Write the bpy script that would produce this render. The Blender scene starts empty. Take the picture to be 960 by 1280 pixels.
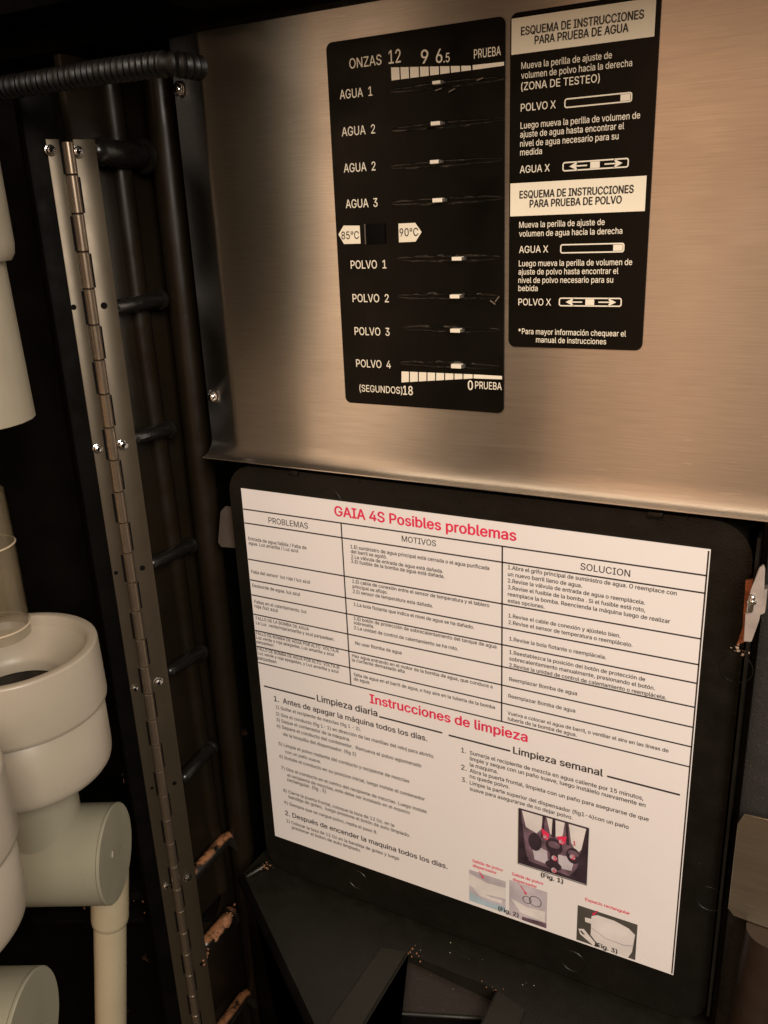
import bpy, bmesh, math, random, json
from mathutils import Vector, Matrix, noise

# ------------------------------------------------------------------ camera
SC = bpy.context.scene
COL = SC.collection
FPX = 1076.88
CAM = Vector((0.34776, -0.43257, 0.16672))
RX = Vector((0.8824128, 0.4687340, -0.0404488))      # camera right
RD = Vector((0.1179647, -0.3036600, -0.9454496))     # camera down
RF = Vector((-0.4554471, 0.8295053, -0.3232475))     # camera forward
cd = bpy.data.cameras.new('camera')
cam = bpy.data.objects.new('camera', cd)
COL.objects.link(cam)
M = Matrix((RX, -RD, -RF)).transposed().to_4x4()
M.translation = CAM
cam.matrix_world = M
cd.lens = 36.0 * FPX / 1280.0
cd.sensor_width = 36
cd.clip_start = 0.01
cd.clip_end = 100
SC.camera = cam

# ------------------------------------------------------------------ world
w = bpy.data.worlds.new('World')
SC.world = w
w.use_nodes = True
w.node_tree.nodes['Background'].inputs['Color'].default_value = (1, .64, .36, 1)
w.node_tree.nodes['Background'].inputs['Strength'].default_value = 0.065
SC.view_settings.view_transform = 'Standard'
SC.view_settings.look = 'None'
SC.view_settings.exposure = 0
SC.view_settings.gamma = 1

# ------------------------------------------------------------------ lamps
def lamp(name, loc, tgt, sx, sy, power, col):
    l = bpy.data.lights.new(name, 'AREA')
    l.shape = 'RECTANGLE'; l.size = sx; l.size_y = sy
    l.energy = power; l.color = col
    o = bpy.data.objects.new(name, l)
    COL.objects.link(o)
    o.location = loc
    o.rotation_euler = (Vector(tgt) - Vector(loc)).to_track_quat('-Z', 'Y').to_euler()
    return o
lamp('key_lamp', (1.00, -0.90, 0.62), (0.17, 0, -0.10), 0.45, 0.6, 21, (1, .89, .785))
lamp('steel_fill_center', (-0.02, -1.40, 0.36), (-0.02, 0, 0.36), 0.38, 1.5, 1.75, (1, .56, .31))  # added area light that fills the reflection on the right half of the steel
lamp('steel_fill_left', (-0.52, -1.05, 0.10), (-0.52, 0, 0.10), 0.28, 1.3, 1.5, (1, .64, .39))  # added light, brightens what the left of the steel reflects
lamp('steel_fill_side', (0.58, -1.40, 0.40), (0.58, 0, 0.40), 0.80, 1.5, 2.2, (1, .58, .34))  # added wide light, dimmer fill for reflections at the steel's far right
lamp('lip_fill_top', (-0.05, -0.85, 1.05), (-0.05, 0, -0.05), 1.1, 0.3, 4.2, (1, .74, .50))  # added overhead strip, placed to put a highlight on the steel lip

# ------------------------------------------------------------------ helpers
def ray(x, y):
    return RX * ((x - 480) / FPX) + RD * ((y - 640) / FPX) + RF
def onY(x, y, Y=0.0):
    d = ray(x, y); return CAM + d * ((Y - CAM.y) / d.y)
def onX(x, y, X):
    d = ray(x, y); return CAM + d * ((X - CAM.x) / d.x)
def onZ(x, y, Z):
    d = ray(x, y); return CAM + d * ((Z - CAM.z) / d.z)

def tag(o, label=None, cat=None, group=None, kind=None):
    if label: o['label'] = label
    if cat: o['category'] = cat
    if group: o['group'] = group
    if kind: o['kind'] = kind
    return o
def empty(name, loc, label, cat, group=None, rz=0):
    o = bpy.data.objects.new(name, None)
    COL.objects.link(o)
    o.location = loc; o.rotation_euler = (0, 0, rz)
    o.empty_display_size = 0.02
    return tag(o, label, cat, group)
def build(name, bm, mat, parent=None, smooth=35, uv=False):
    me = bpy.data.meshes.new(name)
    if not isinstance(bm, bmesh.types.BMesh):
        raise TypeError
    bmesh.ops.recalc_face_normals(bm, faces=bm.faces)
    if uv:
        l = bm.loops.layers.uv.new('UVMap')
        for f in bm.faces:
            for lp in f.loops:
                lp[l].uv = (lp.vert.co.x, lp.vert.co.z)
    bm.to_mesh(me); bm.free()
    me.materials.append(mat)
    if smooth:
        me.polygons.foreach_set('use_smooth', [True] * len(me.polygons))
        me.set_sharp_from_angle(angle=math.radians(smooth))
    o = bpy.data.objects.new(name, me)
    COL.objects.link(o)
    if parent:
        o.parent = parent
        # geometry is given in world space: undo every ancestor's placement
        P = Matrix.Identity(4); q = parent; chain = []
        while q: chain.append(q.matrix_basis.copy()); q = q.parent
        for m_ in reversed(chain): P = P @ m_
        me.transform(P.inverted())
    return o
def copy_tree(o, parent=None):
    c = o.copy(); COL.objects.link(c)
    c.parent = parent
    for ch in list(o.children): copy_tree(ch, c)
    return c
def B(): return bmesh.new()
def box(bm, x0, x1, y0, y1, z0, z1, bev=0, seg=2):
    vs = [bm.verts.new((x, y, z)) for x in (x0, x1) for y in (y0, y1) for z in (z0, z1)]
    F = [(0, 1, 3, 2), (4, 6, 7, 5), (0, 4, 5, 1), (2, 3, 7, 6), (0, 2, 6, 4), (1, 5, 7, 3)]
    fs = [bm.faces.new([vs[i] for i in f]) for f in F]
    if bev:
        es = {e for f in fs for e in f.edges}
        bmesh.ops.bevel(bm, geom=list(es), offset=bev, segments=seg, affect='EDGES', profile=.5)
    return bm
def obox(bm, c, ux, uy, uz, hx, hy, hz, bev=0, seg=2):
    c = Vector(c); t = B(); box(t, -hx, hx, -hy, hy, -hz, hz, bev, seg)
    m = Matrix((ux, uy, uz)).transposed().to_4x4(); m.translation = c
    t.transform(m); merge(bm, t); return bm
def merge(bm, t):
    me = bpy.data.meshes.new('t'); t.to_mesh(me); t.free(); bm.from_mesh(me); bpy.data.meshes.remove(me)
def tube(bm, pts, r, n=16, cap=True):
    pts = [Vector(p) for p in pts]
    rs = r if isinstance(r, (list, tuple)) else [r] * len(pts)
    rings = []; up = None
    for i, p in enumerate(pts):
        a = pts[max(i - 1, 0)]; b = pts[min(i + 1, len(pts) - 1)]
        t = (b - a).normalized()
        if up is None:
            up = t.orthogonal().normalized()
        up = (up - t * up.dot(t)).normalized()
        s = t.cross(up)
        rings.append([bm.verts.new(p + (up * math.cos(2 * math.pi * k / n) + s * math.sin(2 * math.pi * k / n)) * rs[i]) for k in range(n)])
    for a, b in zip(rings, rings[1:]):
        for k in range(n):
            bm.faces.new((a[k], a[(k + 1) % n], b[(k + 1) % n], b[k]))
    if cap:
        bm.faces.new(rings[0]); bm.faces.new(rings[-1])
    return bm
def rtube(bm, a, b, r, n=16):            # a straight rod with rounded ends
    a = Vector(a); b = Vector(b); t = (b - a).normalized(); e = min(r, (b - a).length * .3)
    P = [a, a + t * e * .15, a + t * e * .5, a + t * e, b - t * e, b - t * e * .5, b - t * e * .15, b]
    return tube(bm, P, [r * .3, r * .6, r * .88, r, r, r * .88, r * .6, r * .3], n)
def lathe(bm, prof, origin, axis=Vector((0, 0, 1)), n=64, cap0=False, cap1=False):
    axis = Vector(axis).normalized(); u = axis.orthogonal().normalized(); v = axis.cross(u); o = Vector(origin)
    rings = []
    for r, h in prof:
        if r < 1e-6:
            rings.append([bm.verts.new(o + axis * h)] * n)
        else:
            rings.append([bm.verts.new(o + axis * h + (u * math.cos(2 * math.pi * k / n) + v * math.sin(2 * math.pi * k / n)) * r) for k in range(n)])
    for a, b in zip(rings, rings[1:]):
        for k in range(n):
            f = []
            for q in (a[k], a[(k + 1) % n], b[(k + 1) % n], b[k]):
                if q not in f: f.append(q)
            if len(f) > 2: bm.faces.new(f)
    if cap0: bm.faces.new(rings[0])
    if cap1: bm.faces.new(rings[-1])
    return bm
def prism(bm, poly, d):                   # polygon (Vectors) extruded by d
    d = Vector(d); a = [bm.verts.new(p) for p in poly]; b = [bm.verts.new(Vector(p) + d) for p in poly]
    n = len(a); bm.faces.new(a); bm.faces.new(b[::-1])
    for i in range(n): bm.faces.new((a[i], b[i], b[(i + 1) % n], a[(i + 1) % n]))
    return bm
def rrect(x0, x1, z0, z1, r, Y, n=6):
    out = []
    for cx, cz, a0 in ((x1 - r, z1 - r, 0), (x0 + r, z1 - r, 90), (x0 + r, z0 + r, 180), (x1 - r, z0 + r, 270)):
        for k in range(n + 1):
            a = math.radians(a0 + 90 * k / n); out.append(Vector((cx + r * math.cos(a), Y, cz + r * math.sin(a))))
    return out
def quad(bm, pts): bm.faces.new([bm.verts.new(p) for p in pts]); return bm

# ------------------------------------------------------------------ materials
def mat(name, col, rough=.5, metal=0, bump=0, bscale=200, var=.12, vscale=30, rvar=.1, **kw):
    m = bpy.data.materials.new(name); m.use_nodes = True
    nt = m.node_tree; N = nt.nodes; L = nt.links; p = N['Principled BSDF']
    tc = N.new('ShaderNodeTexCoord')
    nz = N.new('ShaderNodeTexNoise'); nz.inputs['Scale'].default_value = vscale; nz.inputs['Detail'].default_value = 5
    L.new(tc.outputs['Object'], nz.inputs['Vector'])
    mr = N.new('ShaderNodeMapRange'); mr.inputs[1].default_value = .3; mr.inputs[2].default_value = .7
    mr.inputs[3].default_value = 1 - var; mr.inputs[4].default_value = 1 + var
    L.new(nz.outputs['Fac'], mr.inputs[0])
    mx = N.new('ShaderNodeMix'); mx.data_type = 'RGBA'; mx.blend_type = 'MULTIPLY'; mx.inputs[0].default_value = 1
    mx.inputs[6].default_value = (*col, 1); L.new(mr.outputs[0], mx.inputs[7])
    L.new(mx.outputs[2], p.inputs['Base Color'])
    r2 = N.new('ShaderNodeMapRange'); r2.inputs[1].default_value = .3; r2.inputs[2].default_value = .7
    r2.inputs[3].default_value = max(rough - rvar, .03); r2.inputs[4].default_value = min(rough + rvar, 1)
    n2 = N.new('ShaderNodeTexNoise'); n2.inputs['Scale'].default_value = vscale * 3; n2.inputs['Detail'].default_value = 6
    L.new(tc.outputs['Object'], n2.inputs['Vector']); L.new(n2.outputs['Fac'], r2.inputs[0]); L.new(r2.outputs[0], p.inputs['Roughness'])
    p.inputs['Metallic'].default_value = metal
    if bump:
        n3 = N.new('ShaderNodeTexNoise'); n3.inputs['Scale'].default_value = bscale; n3.inputs['Detail'].default_value = 4
        L.new(tc.outputs['Object'], n3.inputs['Vector'])
        bp = N.new('ShaderNodeBump'); bp.inputs['Strength'].default_value = bump; bp.inputs['Distance'].default_value = .0006
        L.new(n3.outputs['Fac'], bp.inputs['Height']); L.new(bp.outputs[0], p.inputs['Normal'])
    for k, v in kw.items(): p.inputs[k.replace('_', ' ')].default_value = v
    m['p'] = 1
    return m
def specks(m, col, scale, lo, hi, rough=.8, tops=False, zfade=None):
    """dust / spilt powder lying on the surface: irregular patches, on upward faces when tops is set"""
    nt = m.node_tree; N = nt.nodes; L = nt.links; p = N['Principled BSDF']
    src = p.inputs['Base Color'].links[0].from_socket
    tc = N.new('ShaderNodeTexCoord')
    nz = N.new('ShaderNodeTexNoise'); nz.inputs['Scale'].default_value = scale; nz.inputs['Detail'].default_value = 6; nz.inputs['Roughness'].default_value = .65
    L.new(tc.outputs['Object'], nz.inputs['Vector'])
    mr = N.new('ShaderNodeMapRange'); mr.inputs[1].default_value = lo; mr.inputs[2].default_value = hi
    L.new(nz.outputs['Fac'], mr.inputs[0]); fac = mr.outputs[0]
    if tops:
        g = N.new('ShaderNodeNewGeometry'); s = N.new('ShaderNodeSeparateXYZ'); L.new(g.outputs['Normal'], s.inputs[0])
        a = N.new('ShaderNodeMapRange'); a.inputs[1].default_value = .55; a.inputs[2].default_value = .85; L.new(s.outputs['Z'], a.inputs[0])
        q = N.new('ShaderNodeMath'); q.operation = 'MULTIPLY'; L.new(fac, q.inputs[0]); L.new(a.outputs[0], q.inputs[1]); fac = q.outputs[0]
    if zfade:
        g = N.new('ShaderNodeNewGeometry'); s = N.new('ShaderNodeSeparateXYZ'); L.new(g.outputs['Position'], s.inputs[0])
        a = N.new('ShaderNodeMapRange'); a.inputs[1].default_value = zfade[0]; a.inputs[2].default_value = zfade[1]; L.new(s.outputs['Z'], a.inputs[0])
        q = N.new('ShaderNodeMath'); q.operation = 'MULTIPLY'; L.new(fac, q.inputs[0]); L.new(a.outputs[0], q.inputs[1]); fac = q.outputs[0]
    mx = N.new('ShaderNodeMix'); mx.data_type = 'RGBA'; L.new(fac, mx.inputs[0]); L.new(src, mx.inputs[6]); mx.inputs[7].default_value = (*col, 1)
    L.new(mx.outputs[2], p.inputs['Base Color'])
    return m

def steel_mat(name, col, rough, aniso, streak, warp):
    m = bpy.data.materials.new(name); m.use_nodes = True
    nt = m.node_tree; N = nt.nodes; L = nt.links; p = N['Principled BSDF']
    p.inputs['Metallic'].default_value = 1
    p.inputs['Anisotropic'].default_value = aniso
    p.inputs['Anisotropic Rotation'].default_value = 0.25
    tg = N.new('ShaderNodeTangent'); tg.direction_type = 'UV_MAP'; L.new(tg.outputs[0], p.inputs['Tangent'])
    tc = N.new('ShaderNodeTexCoord')
    def nz(sx, sy, sz, sc, det=4):
        mp = N.new('ShaderNodeMapping'); mp.inputs['Scale'].default_value = (sx, sy, sz)
        L.new(tc.outputs['Object'], mp.inputs[0])
        n = N.new('ShaderNodeTexNoise'); n.inputs['Scale'].default_value = sc; n.inputs['Detail'].default_value = det
        L.new(mp.outputs[0], n.inputs['Vector']); return n.outputs['Fac']
    def rng(s, a, b, lo=.3, hi=.7):
        r = N.new('ShaderNodeMapRange'); r.inputs[1].default_value = lo; r.inputs[2].default_value = hi
        r.inputs[3].default_value = a; r.inputs[4].default_value = b; L.new(s, r.inputs[0]); return r.outputs[0]
    fine = nz(.03, 1, 1, 1400, 3)          # brushing along X
    mid = nz(.02, 1, 1, 350, 4)
    blot = nz(1, 1, 1, 14, 6)
    col1 = N.new('ShaderNodeMix'); col1.data_type = 'RGBA'; col1.blend_type = 'MULTIPLY'; col1.inputs[0].default_value = 1
    col1.inputs[6].default_value = (*col, 1); L.new(rng(fine, 1 - streak, 1 + streak * .6), col1.inputs[7])
    col2 = N.new('ShaderNodeMix'); col2.data_type = 'RGBA'; col2.blend_type = 'MULTIPLY'; col2.inputs[0].default_value = 1
    L.new(col1.outputs[2], col2.inputs[6]); L.new(rng(blot, .93, 1.05), col2.inputs[7])
    L.new(col2.outputs[2], p.inputs['Base Color'])
    scr = rng(nz(.12, 1, 1, 520, 2), 0, 1, .665, .72)     # short handling scratches along the grain
    big = rng(nz(1, 1, 1, 9, 3), 0, 1, .50, .62)
    sm = N.new('ShaderNodeMath'); sm.operation = 'MULTIPLY'; L.new(scr, sm.inputs[0]); L.new(big, sm.inputs[1])
    col3 = N.new('ShaderNodeMix'); col3.data_type = 'RGBA'; L.new(sm.outputs[0], col3.inputs[0]); L.new(col2.outputs[2], col3.inputs[6]); col3.inputs[7].default_value = (.78, .75, .70, 1)
    L.new(col3.outputs[2], p.inputs['Base Color'])
    ad = N.new('ShaderNodeMath'); ad.operation = 'ADD'
    L.new(rng(mid, rough - .015, rough + .015), ad.inputs[0]); L.new(rng(nz(1, 1, 1, 40, 8), -.008, .010), ad.inputs[1])
    L.new(ad.outputs[0], p.inputs['Roughness'])
    b1 = N.new('ShaderNodeBump'); b1.inputs['Strength'].default_value = .05; b1.inputs['Distance'].default_value = .0001
    L.new(fine, b1.inputs['Height'])
    b2 = N.new('ShaderNodeBump'); b2.inputs['Strength'].default_value = 1; b2.inputs['Distance'].default_value = warp
    L.new(nz(1, 1, .12, 13, 1), b2.inputs['Height']); L.new(b1.outputs[0], b2.inputs['Normal'])
    L.new(b2.outputs[0], p.inputs['Normal'])
    return m

STEEL = steel_mat('brushed_steel', (.64, .615, .585), .32, .92, .10, .0007)
STEEL2 = steel_mat('bracket_steel', (.56, .50, .39), .36, .3, .06, .0004)
HINGE = mat('hinge_metal', (.066, .052, .033), .40, .55, var=.05, vscale=25, rvar=.03)
KNUCK = mat('hinge_barrel_metal', (.205, .16, .115), .30, .75, var=.10, vscale=60, rvar=.05)
ZINC = mat('zinc_screw', (.80, .80, .78), .18, 1, bump=.2, bscale=500)
HOLE = mat('hole_dark', (.0025, .002, .0018), .8, Specular_IOR_Level=.08)
BLACK = specks(mat('black_plastic', (.0062, .0054, .0038), .34, Specular_IOR_Level=.36, bump=.25, bscale=1400, var=.25), (.12, .10, .07), 420, .72, .80)
GLOSS = mat('glossy_black_plastic', (.0095, .0065, .0035), .36, Specular_IOR_Level=.25, bump=.08, bscale=90, var=.2, vscale=14)
RUNGM = specks(mat('black_rung_plastic', (.008, .007, .006), .28, Specular_IOR_Level=.45, bump=.2, bscale=300), (.30, .135, .060), 75, .42, .54, tops=True, zfade=(-.225, -.258))
POWDER = mat('cocoa_powder', (.27, .125, .060), .95, bump=1, bscale=700, var=.4, vscale=300)
CABM = specks(mat('cabinet_black', (.0028, .0024, .002), .6, var=.3, Specular_IOR_Level=.03), (.10, .055, .03), 60, .66, .76, zfade=(-.1, -.3))
HOODM = specks(mat('hood_black', (.0085, .0078, .0050), .5, Specular_IOR_Level=.35, bump=.3, bscale=1500, var=.2), (.25, .20, .13), 330, .70, .77)
FOAM = specks(mat('foam_seal', (.014, .012, .010), .9, bump=1, bscale=900), (.10, .08, .05), 500, .6, .75)
STICK = mat('black_sticker', (.003, .0026, .0018), .26, bump=.06, bscale=40, var=.2, vscale=10, Specular_IOR_Level=.13)
FILM = mat('torn_film', (.004, .004, .003), .22, bump=.3, bscale=200)
INK = mat('sticker_print', (.80, .74, .60), .45, var=.05)
INKBAND = mat('sticker_band', (.82, .76, .60), .42, var=.05)
DARK = mat('black_print', (.016, .014, .012), .5)
PAPER = mat('paper', (.80, .775, .765), .42, bump=.2, bscale=25, var=.025, vscale=6)
PDARK = mat('paper_black_print', (.035, .03, .03), .5, var=.2)
PGREY = mat('paper_grey_print', (.085, .075, .072), .5, var=.25)
RED = mat('paper_red_print', (.74, .035, .10), .5, var=.08)
CREAM = specks(mat('bowl_plastic', (.345, .305, .238), .38, bump=.05, bscale=60, var=.05, vscale=20, Subsurface_Weight=.08, Subsurface_Radius=(.004, .003, .002)), (.16, .11, .065), 75, .68, .84)
DEEPSHADE = mat('shaded_chamber', (.030, .022, .014), .6, var=.4, vscale=80)  # near-black brown paints in the shade of the deep bowl outlet
GREY = specks(mat('tee_plastic', (.238, .228, .165), .36, bump=.05, bscale=60, var=.07, vscale=20), (.12, .09, .055), 90, .68, .84)
PIPE = mat('pipe_plastic', (.42, .365, .245), .30, bump=.05, bscale=80, var=.06, vscale=25)
CAN = mat('canister_plastic', (.32, .285, .21), .5, bump=.05, bscale=80, var=.05, Subsurface_Weight=.2, Subsurface_Radius=(.008, .006, .004))
CLEAR = mat('clear_tube', (.19, .155, .095), .12, bump=.3, bscale=45, var=.3, vscale=40, Alpha=.30)
TABM = mat('grey_tab', (.075, .062, .052), .35, var=.15)
LATCHM = mat('latch_plastic', (.40, .345, .31), .25, var=.15, vscale=120, Alpha=.85)
COPPER = mat('copper_strip', (.50, .17, .08), .4, .6, bump=.4, bscale=300, var=.35, vscale=150)
BLUE = mat('print_blue', (.38, .50, .56), .5, var=.12, vscale=70)
LILAC = mat('print_lilac', (.50, .46, .50), .5, var=.2, vscale=60)
MAUVE = mat('print_mauve', (.16, .10, .13), .5, var=.5, vscale=120)
PLUM = mat('print_plum', (.04, .025, .035), .5, var=.4, vscale=120)
WHITEP = mat('print_white', (.72, .69, .67), .5, var=.1, vscale=60)
OLIVE = mat('print_olive', (.075, .07, .06), .5, var=.2, vscale=60)

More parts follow.
